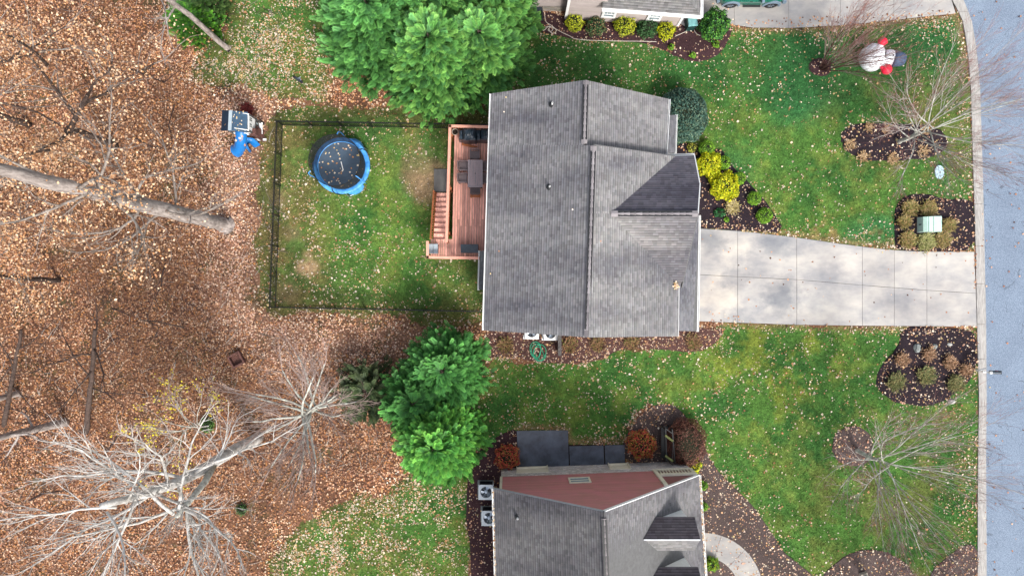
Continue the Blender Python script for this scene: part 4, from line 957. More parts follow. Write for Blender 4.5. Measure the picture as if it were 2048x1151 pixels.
# ------------------------------------------------------------------ deck with rails and steps
def deck():
    zd = 1.8
    r = thing('deck', P(935, 400), 'raised reddish cedar deck with rails and steps beside the big grey roof', 'deck')
    rl = root_loc(r)
    # boards run along y
    xl, xr = P(905, 300, zd)[0], -1.0
    yt, yb = P(0, 258, zd)[1], P(0, 513, zd)[1]; xs = np.arange(xl, xr, .145)
    def bx(i, x, y0, y1):
        n_ = 6; rg = random.Random(i)
        cx_ = lambda y: (y - 4) * .022
        V = []
        for y in (y0, y1):
            for dx, z_ in ((.009, zd - .03), (.136, zd - .03), (.136, zd + .002 * rg.random()), (.009, zd + .002 * rg.random())): V.append((x + dx + cx_(y), y, z_))
        t = .62 + .55 * rg.random()
        part('board', V, [(0, 1, 2, 3), (7, 6, 5, 4), (0, 4, 5, 1), (1, 5, 6, 2), (2, 6, 7, 3), (3, 7, 4, 0)], M['deck'], r, colors=np.tile((t, t * .98, t * .96 + .05 * rg.random()), (8, 1)))
    for i, x in enumerate(xs):
        yj = 4.1 if i % 2 == 0 else 3.7
        bx(i * 2, x, yb, yj - .004); bx(i * 2 + 1, x, yj + .004, yt)
    # lower left part of the floor beside the steps
    x2 = np.arange(P(862, 500, zd)[0], xl - .1, .145); ytop = P(0, 478, zd)[1]
    for i, x in enumerate(x2): bx(200 + i, x, yb, ytop)
    fr = MB(); fr.prism([(xl, yb), (xr, yb), (xr + .1, yt), (xl + .12, yt)], zd - .26, zd - .034); fr.part('frame', M['timber'], r)
    for x, y in ((-3.6, yt - .3), (-3.7, 6.0), (-3.8, 3.3), (-4.8, yb + .2), (-1.8, yb + .2)):
        p = MB(); p.box((x, y, (zd - .26) / 2), (.14, .14, zd - .26)); p.part('post', M['cedar'], r)
    zr = zd + 1.0
    a = [P(900, 252, zr), P(982, 254, zr)]; b = [P(900, 252, zr), P(893, 482, zr)]
    c = [P(855, 484, zr), P(855, 514, zr)]; d = [P(855, 514, zr), P(958, 516, zr)]
    mesh = {}
    def rail(p, q, n, parts=True):
        p = np.array(p); q = np.array(q); d_ = (q - p) / np.linalg.norm(q - p)
        m = MB(); m.bar(p - d_ * .07, q + d_ * .07, .16, .045); ro = m.part('rail_cap', M['deckrail'], r)
        m = MB(); m.bar(p - (0, 0, .12), q - (0, 0, .12), .045, .10); m.part('top_rail', M['cedar'], r)
        m = MB(); m.bar(p - (0, 0, .88), q - (0, 0, .88), .045, .09); m.part('bottom_rail', M['cedar'], r)
        if 'b' not in mesh:
            k = MB(); k.bar((0, 0, -.86), (0, 0, -.1), .04, .04); mesh['b'] = new_mesh('baluster', np.concatenate(k.V), k.F); mesh['b'].materials.append(M['cedar'])
            k = MB(); k.bar((0, 0, -1.05), (0, 0, -.03), .10, .10); mesh['p'] = new_mesh('rail_post', np.concatenate(k.V), k.F); mesh['p'].materials.append(M['cedar'])
        for i in range(1, n): link('baluster', mesh['b'], None, r, p + (q - p) * i / n - rl)
        L = np.linalg.norm(q - p); k = max(1, round(L / 1.8))
        for i in range(k + 1): link('rail_post', mesh['p'], None, r, p + (q - p) * i / k - rl)
    rail(*a, 16); rail(*b, 46); rail(*c, 6); rail(*d, 20)
    # steps down towards the pad
    n = 9; s0 = P(862, 476, zd); x0, x1_ = P(867, 476, zd)[0], P(895, 476, zd)[0]
    yS, yE = P(0, 478, zd)[1], P(0, 386, .2)[1]
    for i in range(n):
        t0, t1 = i / n, (i + 1) / n; z_ = zd - (i + 1) * zd / (n + 1)
        V = MB(); y0 = yS + (yE - yS) * t0; y1 = yS + (yE - yS) * t1
        V.box(((x0 + x1_) / 2 + (0), (y0 + y1) / 2, z_ - .02), (x1_ - x0, abs(y1 - y0) + .03, .04)); vv = np.concatenate(V.V)
        part('step', vv, V.F, M['deck'], r, colors=np.full((len(vv), 3), 1.15 + .1 * (i % 2)))
        V = MB(); V.box(((x0 + x1_) / 2, y0 + .02, z_ + zd / (n + 1) / 2 - .04), (x1_ - x0 - .06, .025, zd / (n + 1) - .03)); V.part('riser', M['deckrail'], r)
    for x in (x0 - .03, x1_ + .03):
        V = MB(); V.bar((x, yS, zd - .2), (x, yE, .1), .045, .28); V.part('stringer', M['cedar'], r)
    V = MB(); ra, rb = np.array((x0 - .08, yS - .05, zd + .85)), np.array((x0 - .08, yE, 1.0)); V.bar(ra, rb, .10, .05); V.part('stair_rail', M['cedar'], r)
    for i in range(1, 18): V = MB(); p = ra + (rb - ra) * i / 18; V.bar(p - (0, 0, .80), p - (0, 0, .02), .035); V.part('baluster', M['cedar'], r)
    V = MB(); V.bar(rb + (0, 0, .05), rb * (1, 1, 0), .1); V.part('rail_post', M['cedar'], r)
    return zd
ZD = deck()

# --- patio furniture on the deck
def on_deck(px, py, z=0): return P(px, py, ZD + z)
def resin_chair(c, rz, label):
    r = thing('chair', c, label, 'chair', 'chairs around the deck dining table')
    def tr(mb):
        V = np.concatenate(mb.V); V = V @ np.array([[cos(rz), sin(rz), 0], [-sin(rz), cos(rz), 0], [0, 0, 1]]) + np.array(c); mb.V = [V]; return mb
    def prt(nm, mb, m='wicker', t=1.0): tr(mb); part(nm, mb.V[0], mb.F, M[m], r, colors=np.full((len(mb.V[0]), 3), t))
    m = MB(); m.box((0, 0, .42), (.50, .50, .06)); m.box((0, .01, .462), (.44, .43, .02)); prt('seat', m, t=1.15)
    for i in range(7): m = MB(); m.box((-.2 + i * .067, -.27, .67), (.05, .025, .46), rx=-.16); prt('slat', m, t=.8)
    m = MB(); m.box((0, -.31, .91), (.50, .05, .07), rx=-.16); prt('back_rail', m, t=.95)
    for s in (-1, 1):
        m = MB(); m.box((s * .265, -.02, .66), (.07, .52, .035)); prt('armrest', m, t=1.05)
        for y in (-.24, .22): m = MB(); m.box((s * .25, y, .33), (.05, .05, .64)); prt('leg', m, t=.7)
    return r
def furniture():
    tc = on_deck(950.5, 347, .74); r = thing('dining_table', on_deck(950.5, 347), 'rectangular brown grey slatted dining table on the cedar deck', 'table')
    W_, L_ = .86, 1.60; n = 12
    for i in range(n):
        m = MB(); m.box((tc[0] - W_ / 2 + .04 + (W_ - .08) * (i + .5) / n, tc[1], tc[2]), ((W_ - .08) / n - .012, L_ - .10, .03)); m.part('slat', M['tablet'], r)
    for s in (-1, 1):
        m = MB(); m.box((tc[0] + s * (W_ / 2 - .02), tc[1], tc[2] + .004), (.05, L_, .045)); m.part('edge_rail', M['tablet'], r)
        m = MB(); m.box((tc[0], tc[1] + s * (L_ / 2 - .025), tc[2] + .005), (W_ - .09, .05, .045)); m.part('edge_rail', M['tablet'], r)
        for t in (-1, 1): m = MB(); m.box((tc[0] + s * (W_ / 2 - .08), tc[1] + t * (L_ / 2 - .08), tc[2] - .37), (.08, .08, .72)); m.part('leg', M['wicker'], r)
    m = MB(); m.lathe(tc, [(.0, .022), (.035, .022), (.035, .018)], 12); m.part('umbrella_hole', M['blackm'], r)
    b = on_deck(950.5, 347)
    resin_chair(b + (0, 1.02, 0), pi, 'brown grey armchair at the top end of the deck table, nearest the covered grill')
    resin_chair(b + (.03, -1.02, 0), 0, 'brown grey armchair at the bottom end of the deck table, by the low bench')
    resin_chair(b + (-.67, .36, 0), -pi / 2, 'upper brown grey armchair on the left side of the deck table, nearer the grill')
    resin_chair(b + (-.69, -.36, 0), -pi / 2 + .04, 'lower brown grey armchair on the left side of the deck table, nearer the stairs')
    resin_chair(b + (.70, .34, 0), pi / 2, 'upper brown grey armchair tucked between the deck table and the house roof edge')
    resin_chair(b + (.70, -.38, 0), pi / 2, 'lower brown grey armchair tucked between the deck table and the house roof edge')
    r = thing('low_bench', on_deck(951, 391), 'low orange cedar box bench standing behind the bottom end chair', 'bench')
    c = on_deck(951, 391, .2)
    for i in range(3): m = MB(); m.box(c + (0, -.09 + i * .09, .18), (.60, .08, .03)); m.part('slat', M['cedar'], r)
    for s in (-1, 1): m = MB(); m.box(c + (s * .26, 0, -.02), (.05, .24, .36)); m.part('leg', M['cedar'], r)
    # covered grill
    r = thing('covered_grill', on_deck(948, 274), 'long barbecue under a wrinkled black cover in the upper corner of the deck', 'grill')
    c = on_deck(949, 276)
    def lump(x0, x1, y0, y1, z1, nm, sd):
        nx, ny = 12, 8; rg = np.random.default_rng(sd); X, Y = np.meshgrid(np.linspace(x0, x1, nx), np.linspace(y0, y1, ny)); e = np.minimum(np.minimum(X - x0, x1 - X) / (x1 - x0), np.minimum(Y - y0, y1 - Y) / (y1 - y0)) * 2
        Z = z1 * np.clip(.90 + .35 * e, 0, 1.03) + (rg.random(X.shape) - .5) * .045
        Z2 = np.where(e <= 0, .06, Z); Xs = np.pad(X, 1, mode='edge'); Ys = np.pad(Y, 1, mode='edge'); Zs = np.pad(Z, 1, constant_values=.06)
        Xs[:, 0] -= .03; Xs[:, -1] += .03; Ys[0] -= .03; Ys[-1] += .03; Xs += (rg.random(Xs.shape) - .5) * .02; Ys += (rg.random(Ys.shape) - .5) * .02
        V = np.stack([Xs, Ys, Zs], -1).reshape(-1, 3) + c; w2 = nx + 2
        F = [(i * w2 + j, i * w2 + j + 1, (i + 1) * w2 + j + 1, (i + 1) * w2 + j) for i in range(ny + 1) for j in range(w2 - 1)]
        part(nm, V, F, M['cover'], r, smooth=False)
    lump(-.86, -.62, -.26, .32, .88, 'cover', 1); lump(-.60, .12, -.34, .34, 1.16, 'hood_cover', 2); lump(.14, .42, -.28, .30, .92, 'side_cover', 3); lump(.44, .92, -.30, .32, 1.05, 'burner_cover', 4)
    m = MB(); m.box(c + (-.30, -.47, .03), (.95, .16, .02), rz=-.25); m.solo('grill_mat', M['cedar'], 'orange brown wedge of mat showing under the covered grill', 'mat')
    # pot
    c = on_deck(911, 266); r = thing('flower_pot', c, 'round stone pot with dark soil in the deck corner beside the grill', 'pot')
    m = MB(); m.lathe(c, [(.0, .0), (.13, .0), (.19, .34), (.21, .36), (.17, .37), (.155, .30)], 18); m.part('pot', M['pot'], r, smooth=True)
    m = MB(); m.lathe(c, [(.0, .315), (.158, .30)], 14); m.part('soil', M['soil'], r)
    # pale storage bench and dark storage box
    c = on_deck(868, 498); r = thing('storage_bench', c, 'pale grey plastic two part bench in the lower left corner of the deck', 'bench')
    for s in (-1, 1): m = MB(); m.box(c + (s * .145, 0, .46), (.27, .58, .05), taper=.96); m.part('lid', M['greypl'], r)
    m = MB(); m.box(c + (0, 0, .22), (.54, .54, .42)); m.part('body', M['darkpl'], r)
    c = on_deck(940, 498); r = thing('deck_box', c, 'charcoal storage box standing against the lower rail of the deck', 'box')
    m = MB(); m.box(c + (0, 0, .27), (.98, .46, .52)); m.part('body', M['darkpl'], r)
    m = MB(); m.box(c + (0, 0, .56), (1.05, .52, .06), taper=.97); m.part('lid', M['cover'], r)
furniture()

# ------------------------------------------------------------------ black metal fence
def fence():
    r = thing('metal_fence', P(552, 612), 'thin black metal picket fence around the back lawn', 'fence')
    rl = root_loc(r); hF = 1.22
    k = MB(); k.bar((0, 0, .04), (0, 0, hF + .02), .020, .020); pick = new_mesh('picket', np.concatenate(k.V), k.F); pick.materials.append(M['blackm'])
    k = MB(); k.bar((0, 0, 0), (0, 0, hF + .09), .065, .065); k.box((0, 0, hF + .10), (.085, .085, .03), taper=.3); post = new_mesh('post', np.concatenate(k.V), k.F); post.materials.append(M['blackm'])
    NW, NE, SW, SE = P(566, 251), P(982, 258), P(552, 613), P(972, 622)
    rest = MB(); count = 0
    for (a, b, singly) in ((NW, SW, True), (NW, NE, True), (SW, SE, False)):
        L = np.linalg.norm(b - a); d = (b - a) / L; npan = round(L / 1.85)
        for i in range(npan + 1):
            if i == 0 and singly and b is NE: continue
            link('post', post, None, r, a + d * L * i / npan - rl)
        for i in range(npan):
            p, q = a + d * (L * i / npan + .03), a + d * (L * (i + 1) / npan - .03)
            for z_ in (.12, hF - .16, hF): m = MB(); m.bar(p + (0, 0, z_), q + (0, 0, z_), .034, .034); m.part('rail', M['blackm'], r)
        n = int(L / .118)
        for i in range(1, n):
            p = a + d * L * i / n
            if singly and count < 300: link('picket', pick, None, r, p - rl); count += 1
            else: rest.bar(p + (0, 0, .04), p + (0, 0, hF + .02), .018)
    rest.part('pickets', M['blackm'], r, kind='stuff')
fence()

# ------------------------------------------------------------------ trampoline
def trampoline():
    c = P(690.5, 336, 0); r = thing('trampoline', c, 'round blue rimmed trampoline with black safety net on the back lawn', 'trampoline')
    zp = .88; R1, R0 = 1.72, 1.44; zt = 2.62
    m = MB(); m.lathe(c, [(0, zp - .01), (.7, zp - .02), (R0 + .02, zp)], 48); o = m.part('jump_mat', M['matblk'], r)
    m = MB(); a = P(684, 318, zp + .012) - P(0, 0, 0) * 0
    a, b = P(682, 323, zp + .004), P(686, 339, zp + .004); m.bar(a, b, .05, .006); m.box(b + (-.02, -.03, .004), (.12, .04, .006), rz=.5); m.part('stripe', M['white'], o)
    m = MB(); m.lathe(c, [(R0, zp + .005), (R0 + .03, zp + .05), (R1 - .04, zp + .05), (R1, zp + .02), (R1 + .01, zp - .05), (R1 - .02, zp - .06)], 64); m.part('safety_pad', M['bluepad'], r, smooth=True)
    m = MB(); t = np.linspace(0, 2 * pi, 65); m.tube(np.stack([c[0] + (R1 - .05) * np.cos(t), c[1] + (R1 - .05) * np.sin(t), np.full(65, zp - .08)], -1), .03, 8, cap=False); m.part('frame_ring', M['acfan'], r)
    m = MB(); m.lathe(c, [(R0 + .02, zp + .05), (R0 + .05, 1.5), (R0 + .06, zt)], 64); m.part('net', M['net'], r)
    m = MB(); m.tube(np.stack([c[0] + (R0 + .07) * np.cos(t), c[1] + (R0 + .07) * np.sin(t), np.full(65, zt)], -1), .022, 6, cap=False); m.part('net_ring', M['blackm'], r)
    for i in range(6):
        a = i * pi / 3 + .42; u = np.array((cos(a), sin(a), 0))
        pts = [c + u * (R1 + .02) + (0, 0, .35), c + u * (R1 + .07) + (0, 0, 1.0), c + u * (R1 + .10) + (0, 0, 1.8), c + u * (R1 + .02) + (0, 0, 2.4), c + u * (R0 + .09) + (0, 0, zt)]
        m = MB(); m.tube(pts, .030, 8); po = m.part('net_pole', M['bluepad'] if i % 2 else M['blackm'], r, smooth=True)
    for i in range(3):
        a = i * 2 * pi / 3 + .95; s = np.array((-sin(a), cos(a), 0)); u = np.array((cos(a), sin(a), 0))
        for q in (-1, 1):
            m = MB(); m.tube([c + u * (R1 - .06) + s * q * .5 + (0, 0, zp - .1), c + u * R1 + s * q * .5 + (0, 0, .1), c + u * R1 + s * q * .42 + (0, 0, .03), c + u * R1 + (0, 0, .03)], .03, 8); m.part('leg', M['acfan'], r)
        m = MB(); V = []
        for j in range(7):
            b = a + (j - 3) * .10 + .1; bulge = .14 * (1 - ((j - 3) / 3.) ** 2)
            V += [c + (cos(b) * (R1 - .01), sin(b) * (R1 - .01), zp - .02), c + (cos(b) * (R1 + .03 + bulge), sin(b) * (R1 + .03 + bulge), zp - .22 - .1 * (j % 2)), c + (cos(b) * (R1 + bulge), sin(b) * (R1 + bulge), .3)]
        m.add(V, [(j * 3 + k, (j + 1) * 3 + k, (j + 1) * 3 + k + 1, j * 3 + k + 1) for j in range(6) for k in range(2)]); m.part('leg_skirt', M['bluepad'], r, smooth=True)
    # ladder
    a = .75; u = np.array((cos(a), sin(a), 0)); s = np.array((-sin(a), cos(a), 0))
    rg = np.random.default_rng(3); n = 62; aa = rg.random(n) * 2 * pi; rr = np.sqrt(rg.random(n)) * 1.4; x = c[0] + np.cos(aa) * rr; y = c[1] + np.sin(aa) * rr
    V, F, C = leaf_mesh(x, y, np.full(n, zp + .02), .09 + .06 * rg.random(n), PAL_Y[rg.integers(0, 8, n)], rg, .4)
    solo('mat_leaves', V, F, M['leaf'], 'dry leaves scattered on the dark trampoline mat', 'leaves', kind='stuff', colors=C)
trampoline()

# ------------------------------------------------------------------ play house with tube slide
def playhouse():
    c = P(489, 252); r = thing('playhouse', c, 'small playhouse with navy roof, white front and blue tube slide at the woods edge', 'playhouse')
    zR, zE = 3.25, 2.55
    A0, A1 = P(460, 221, zR), P(458, 261, zR); ze = P(495, 223, zE); zw = P(444, 221, zE + .12)
    E0, E1 = P(495, 224, zE), P(494, 265, zE); W0, W1 = P(444, 220, zE + .1), P(442, 261, zE + .1)
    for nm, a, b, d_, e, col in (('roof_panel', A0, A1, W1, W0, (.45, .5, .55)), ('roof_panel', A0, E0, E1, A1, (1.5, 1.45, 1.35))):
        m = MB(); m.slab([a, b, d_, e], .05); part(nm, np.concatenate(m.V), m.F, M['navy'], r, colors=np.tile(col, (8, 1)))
    m = MB(); m.bar(A0 + (.05, 0, .03), A1 + (.05, 0, .03), .19, .04); part('ridge_board', np.concatenate(m.V), m.F, M['greypl'], r)
    # east wall with windows, gable ends, floor, posts
    x0, x1 = W0[0] + .35, E0[0] + .03; y1, y0 = E0[1] - .10, E1[1] + .10; zf = 1.45
    m = MB(); m.box(((x0 + x1) / 2, (y0 + y1) / 2, zf), (x1 - x0 + .1, y1 - y0, .08)); m.part('floor', M['timber'], r)
    xe = x1
    m = MB(); m.box((xe, (y0 + y1) / 2, 2.02), (.05, y1 - y0, 1.0)); wl = m.part('front_wall', M['white'], r)
    for yy in (y1 - .26, (y0 + y1) / 2 - .12):
        wn = MB()
        for i in (-1, 1):
            for j in (-1, 1): wn.box((xe + .035, yy + i * .06, 2.22 + j * .09), (.02, .075, .09))
        for q in range(4): part('window_pane', wn.V[q], wn.F[:6], M['glassd'], wl)
    m = MB(); m.box((xe - .02, (y0 + y1) / 2 + .1, 1.20), (.03, y1 - y0 - .25, .55)); rl_ = m.part('rail_panel', M['blackm'], r)
    for i in range(4): m = MB(); m.box((xe + .01, y1 - .25 - i * .22, 1.20), (.03, .09, .45)); m.part('rail_slat', M['greypl'], r)
    m = MB(); m.box((xe + .02, (y0 + y1) / 2 + .12, .55), (.20, y1 - y0 - .3, .06)); m.part('ledge', M['white'], r)
    for yy in (y0 + .03, y1 - .03):
        for x in (x0, x1):
            m = MB(); m.box((x, yy, 1.25), (.10, .10, 2.5)); m.part('post', M['timber'], r)
        m = MB(); xm = (A0[0]); V = [(x0 - .2, yy, zE + .02), (x1 + .05, yy, zE - .05), (xm, yy, zR - .06), (x0 - .2, yy + .04, zE + .02), (x1 + .05, yy + .04, zE - .05), (xm, yy + .04, zR - .06)]
        m.add(V, [(0, 1, 2), (5, 4, 3), (0, 3, 4, 1), (1, 4, 5, 2), (2, 5, 3, 0)]); m.part('gable_board', M['white'], r)
    m = MB(); m.box(((x0 + x1) / 2, y0, 1.75), (x1 - x0, .04, .5)); m.part('side_panel', M['white'], r)
    m = MB(); m.bar((x0, y0 - .02, .25), (x1 + .25, y0 - .02, .25), .12); m.part('base_beam', M['white'], r)
    # climbing ladder to the right with broad rungs
    la, lb = np.array((x1 + .05, y0 + .22, zf)), np.array((P(528, 272)[0], P(528, 274)[1], .05))
    for s in (-.30, .30): m = MB(); m.bar(la + (0, s, 0), lb + (0, s, 0), .07, .10); m.part('ladder_rail', M['rust'], r)
    for i in range(7): q = la + (lb - la) * (i + .5) / 7; m = MB(); m.box(q + (0, 0, .05), (.11, .56, .035)); m.part('rung', M['rust'], r)
    m = MB(); m.box((x1 + .02, y0 + .10, zf + .28), (.42, .36, .5)); m.part('entrance_box', M['rust'], r)
    # tube slide
    s0 = P(482, 262, 1.8); pts = [s0, P(482, 272, 1.75), P(482, 281, 1.5), P(481, 290, 1.15), P(478, 297, .85), P(474, 301, .65)]
    m = MB(); m.tube(pts, [.34, .34, .35, .35, .36, .39], 18, cap=False); m.part('tube_slide', M['blue'], r, smooth=True)
    m = MB(); m.tube([P(476.5, 299, .70), P(472.5, 301.5, .60)], [.395, .42], 18, cap=False); m.part('slide_rim', M['blue'], r, smooth=True)
    for a in (pts[2] + (0, 0, 0),):
        m = MB(); m.tube([a - (0, 0, .02) + (0, .006, 0), a + (0, -.04, -.03)], .365, 18, cap=False); m.part('slide_seam', M['blue'], r)
    sw = [P(488, 288, 1.0), P(497, 281, .9), P(505, 283, .7), P(511, 288, .45), P(515, 292, .25)]
    m = MB()
    pl = np.array(sw); T = np.gradient(pl, axis=0); S = np.cross(T, (0, 0, 1)); S /= np.linalg.norm(S, axis=1, keepdims=True)
    V = []; prof = [(-.20, .10), (-.17, -.02), (0, -.06), (.17, -.02), (.20, .10)]
    for p, s in zip(pl, S): V += [p + s * a + (0, 0, b) for a, b in prof]
    V2 = [v - (0, 0, .03) for v in map(np.array, V)]; nV = len(V); F = [(i * 5 + j, i * 5 + j + 1, (i + 1) * 5 + j + 1, (i + 1) * 5 + j) for i in range(4) for j in range(4)]
    F += [tuple(nV + k for k in f[::-1]) for f in F]; m.add(V + V2, F); m.part('wave_slide', M['blue'], r, smooth=True)
    m = MB(); m.tube([P(492, 291, .9), P(496, 297, .4), P(500, 302, .05)], [.10, .08, .10], 10); m.part('slide_foot', M['blue'], r, smooth=True)
    rg = np.random.default_rng(3); n = 18; x = rg.random(n); y = rg.random(n)
    pp = np.array([A0 + (E0 - A0) * a * (.95) + (A1 - A0) * b for a, b in zip(x, y)]) + (0, 0, .03)
    V, F, C = leaf_mesh(pp[:, 0], pp[:, 1], pp[:, 2], np.full(n, .10), PAL_Y[rg.integers(0, 5, n)], rg, .2)
    solo('roof_leaves', V, F, M['leaf'], 'dry leaves on the navy playhouse roof', 'leaves', kind='stuff', colors=C)
playhouse()

# ------------------------------------------------------------------ air conditioners, hoses, bins
def ac(px, py, label, sz=.86, h=.75, white=False):
    c = P(px, py); r = thing('air_conditioner', c, label, 'air conditioner', 'outdoor air conditioning units')
    m = MB(); m.box(c + (-.04, 0, .045), (sz + .16, sz + .16, .07)); m.part('pad', M['rockg' if not white else 'white'], r)
    m = MB()
    for s in (-1, 1):
        m2 = MB(); m2.box(c + (s * sz / 2, 0, .08 + h / 2), (.03, sz, h)); m2.part('grille', M['acd'], r)
        m2 = MB(); m2.box(c + (0, s * sz / 2, .08 + h / 2), (sz - .04, .03, h)); m2.part('grille', M['acd'], r)
        for t in (-1, 1): m2 = MB(); m2.box(c + (s * sz / 2, t * sz / 2, .08 + h / 2), (.07, .07, h + .01)); m2.part('corner_post', M['acw'], r)
    # top plate with round opening
    n = 32; R = sz * .40; V = []; F = []
    for i in range(n):
        a = 2 * pi * i / n; k = 1 / max(abs(cos(a)), abs(sin(a))); k = min(k, 1.30)
        V += [c + (R * cos(a), R * sin(a), .10 + h), c + ((sz / 2 + .03) * k * cos(a), (sz / 2 + .03) * k * sin(a), .10 + h), c + ((sz / 2 + .03) * k * cos(a), (sz / 2 + .03) * k * sin(a), .05 + h), c + (R * cos(a), R * sin(a), .0 + h)]
    for i in range(n):
        j = (i + 1) % n
        for q in range(3): F.append((i * 4 + q, i * 4 + q + 1, j * 4 + q + 1, j * 4 + q))
        F.append((i * 4 + 3, i * 4, j * 4, j * 4 + 3))
    part('top_plate', V, F, M['white' if white else 'acw'], r)
    m = MB(); m.lathe(c, [(0, h - .10), (R - .01, h - .10)], 24); m.part('fan_well', M['acd'], r)
    m = MB()
    for i in range(3):
        a = i * 2 * pi / 3 + px; q = [c + (cos(a + t) * rr * R, sin(a + t) * rr * R, h - .06 + z_) for t, rr, z_ in ((-.1, .2, 0), (-.42, .93, .03), (.0, .96, 0), (.42, .9, -.04), (.35, .2, -.03))]
        b = MB(); b.add(q + [p + (0, 0, .01) for p in q], [(4, 3, 2, 1, 0), (5, 6, 7, 8, 9)] + [(k, (k + 1) % 5, (k + 1) % 5 + 5, k + 5) for k in range(5)]); b.part('fan_blade', M['acfan'], r)
    m = MB(); m.lathe(c, [(.12, h - .05), (.10, h - .01), (0, h)], 14); m.part('fan_hub', M['acfan'], r)
    g = MB()
    for k in range(1, 6):
        t = np.linspace(0, 2 * pi, 25); g.tube(np.stack([c[0] + R * k / 6 * np.cos(t), c[1] + R * k / 6 * np.sin(t), np.full(25, .095 + h)], -1), .003, 3, cap=False)
    for k in range(6): a = k * pi / 3; g.bar(c + (0, 0, .095 + h), c + (R * cos(a), R * sin(a), .095 + h), .006)
    g.part('guard', M['acfan'], r, kind='stuff')
ac(1063, 662, 'white air conditioner left of the other one at the lower eave of the main roof', .80, .7, True); ac(1100, 664.5, 'white air conditioner between its twin and the black timber screen', .80, .7, True)
ac(973, 975, 'blue grey air conditioner beside the lower house, upper of the two', .86, .8); ac(979, 1026, 'blue grey air conditioner beside the lower house, lower of the two, partly under the gutter', .86, .8)
def screen():
    r = thing('timber_screen', P(1116, 690), 'narrow black weathered screen standing beside the air conditioners', 'screen')
    for i in range(5):
        m = MB(); m.box(P(1117, 664 + i * 9.6) + (0, 0, .55), (.07, .27, 1.1)); m.part('board', M['timber'], r)
    m = MB(); m.box(P(1117, 683) + (0, 0, 1.13), (.20, 1.52, .05)); m.part('cap', M['timber'], r)
screen()
def hose(path, rad, m, label, name='garden_hose'):
    k = MB(); k.tube(path, rad, 6); return k.solo(name, M[m], label, 'hose', smooth=True)
t = np.linspace(0, 9 * pi, 150); rg = np.random.default_rng(8)
ox = 4 * np.sin(t * .21 + 1); R = 14 + 5 * np.sin(t * 1.37) * np.cos(t * .53)
pts = [P(1075 + ox[i] + R[i] * cos(t[i]) * .85 + (4 if t[i] > 20 else 0), 703 + R[i] * sin(t[i]) * .95 + 3 * sin(t[i] * .3)) + (0, 0, .10 + .04 * (i % 37) / 37 + t[i] * .002) for i in range(150)]
hose(pts, .022, 'hose_g', 'green garden hose lying in loose loops beside the air conditioners')
def spline(p, n=60):
    p = np.array(p, float); k = np.linspace(0, len(p) - 1, n); return [P(np.interp(q, range(len(p)), p[:, 0]), np.interp(q, range(len(p)), p[:, 1])) + (0, 0, .11) for q in k]
def cr(p, n=8):
    p = [np.array(q, float) for q in p]; p = [p[0]] + p + [p[-1]]; o = []
    for i in range(1, len(p) - 2):
        for t in np.linspace(0, 1, n, endpoint=False):
            a, b, c, d = p[i - 1:i + 3]; o.append(.5 * ((2 * b) + (c - a) * t + (2 * a - 5 * b + 4 * c - d) * t * t + (-a + 3 * b - 3 * c + d) * t ** 3))
    o.append(p[-2]); return o
q = cr([(1089, 30), (1092, 45), (1103, 53), (1112, 62), (1108, 68), (1101, 66), (1098, 58), (1106, 56), (1103, 64), (1096, 62), (1100, 54), (1090, 56), (1081, 55), (1080, 60), (1088, 62), (1097, 55), (1108, 58), (1125, 67), (1140, 74), (1150, 79), (1180, 82), (1230, 83.5), (1280, 84), (1312, 85)])
hose([P(x, y) + (0, 0, .12) for x, y in q], .020, 'hose_w', 'pale hose coiled beside the grey cart and running along the mulch edge')
q = cr([(1404, 53), (1385, 57), (1368, 66), (1352, 73), (1349, 75)]); hose([P(x, y) + (0, 0, .13) for x, y in q], .018, 'hose_w', 'short pink hose end crossing the mulch near the teal bin')
q = cr([(1400, 46), (1389, 54), (1387, 62), (1392, 70), (1399, 73)]); hose([P(x, y) + (0, 0, .17) for x, y in q], .018, 'hose_w', 'short curved pale hose left of the big round holly')
def drum(px, py, label):
    c = P(px, py); r = thing('blue_bucket', c, label, 'bucket', 'blue lidded buckets'); m = MB(); m.lathe(c, [(0, .0), (.13, 0), (.155, .38), (.165, .38), (.165, .42)], 18); m.part('body', M['blue'], r, smooth=True)
    m = MB(); m.lathe(c, [(.168, .40), (.168, .44), (.14, .45), (.13, .43), (0, .43)], 18); m.part('lid', M['blue'], r); m = MB(); m.bar(c + (-.06, .03, .44), c + (.06, -.03, .44), .02); m.part('handle', M['blackm'], r)
drum(1052, 30, 'blue lidded bucket by the upper house, left of its pair'); drum(1062, 33.5, 'blue lidded bucket touching the grey cart, right of its pair')
def cart():
    c = P(1076, 37); r = thing('yard_cart', c, 'dark grey tub cart with wheels standing by the blue buckets', 'cart')
    m = MB(); V = []; 
    for z_, a, b in ((.25, .20, .28), (.62, .27, .36), (.62, .24, .33), (.30, .17, .25)): V += [c + (x * a, y * b, z_) for x, y in ((-1, -1), (1, -1), (1, 1), (-1, 1))]
    m.add(V, [(0, 3, 2, 1)] + [(k * 4 + i, k * 4 + (i + 1) % 4, k * 4 + 4 + (i + 1) % 4, k * 4 + 4 + i) for k in range(3) for i in range(4)] + [(12, 13, 14, 15)]); m.part('tub', M['darkpl'], r)
    m = MB(); m.tube([c + (-.24, .3, .62), c + (-.22, .62, .95), c + (.22, .62, .95), c + (.24, .3, .62)], .02, 6); m.part('handle', M['blackm'], r)
    m = MB(); m.box(c + (0, .38, .66), (.46, .26, .05)); m.part('tray', M['darkpl'], r)
    for s in (-1, 1): m = MB(); m.tube([c + (s * .30, -.05, .16), c + (s * .35, -.05, .16)], .16, 14); m.part('wheel', M['tyre'], r)
cart()
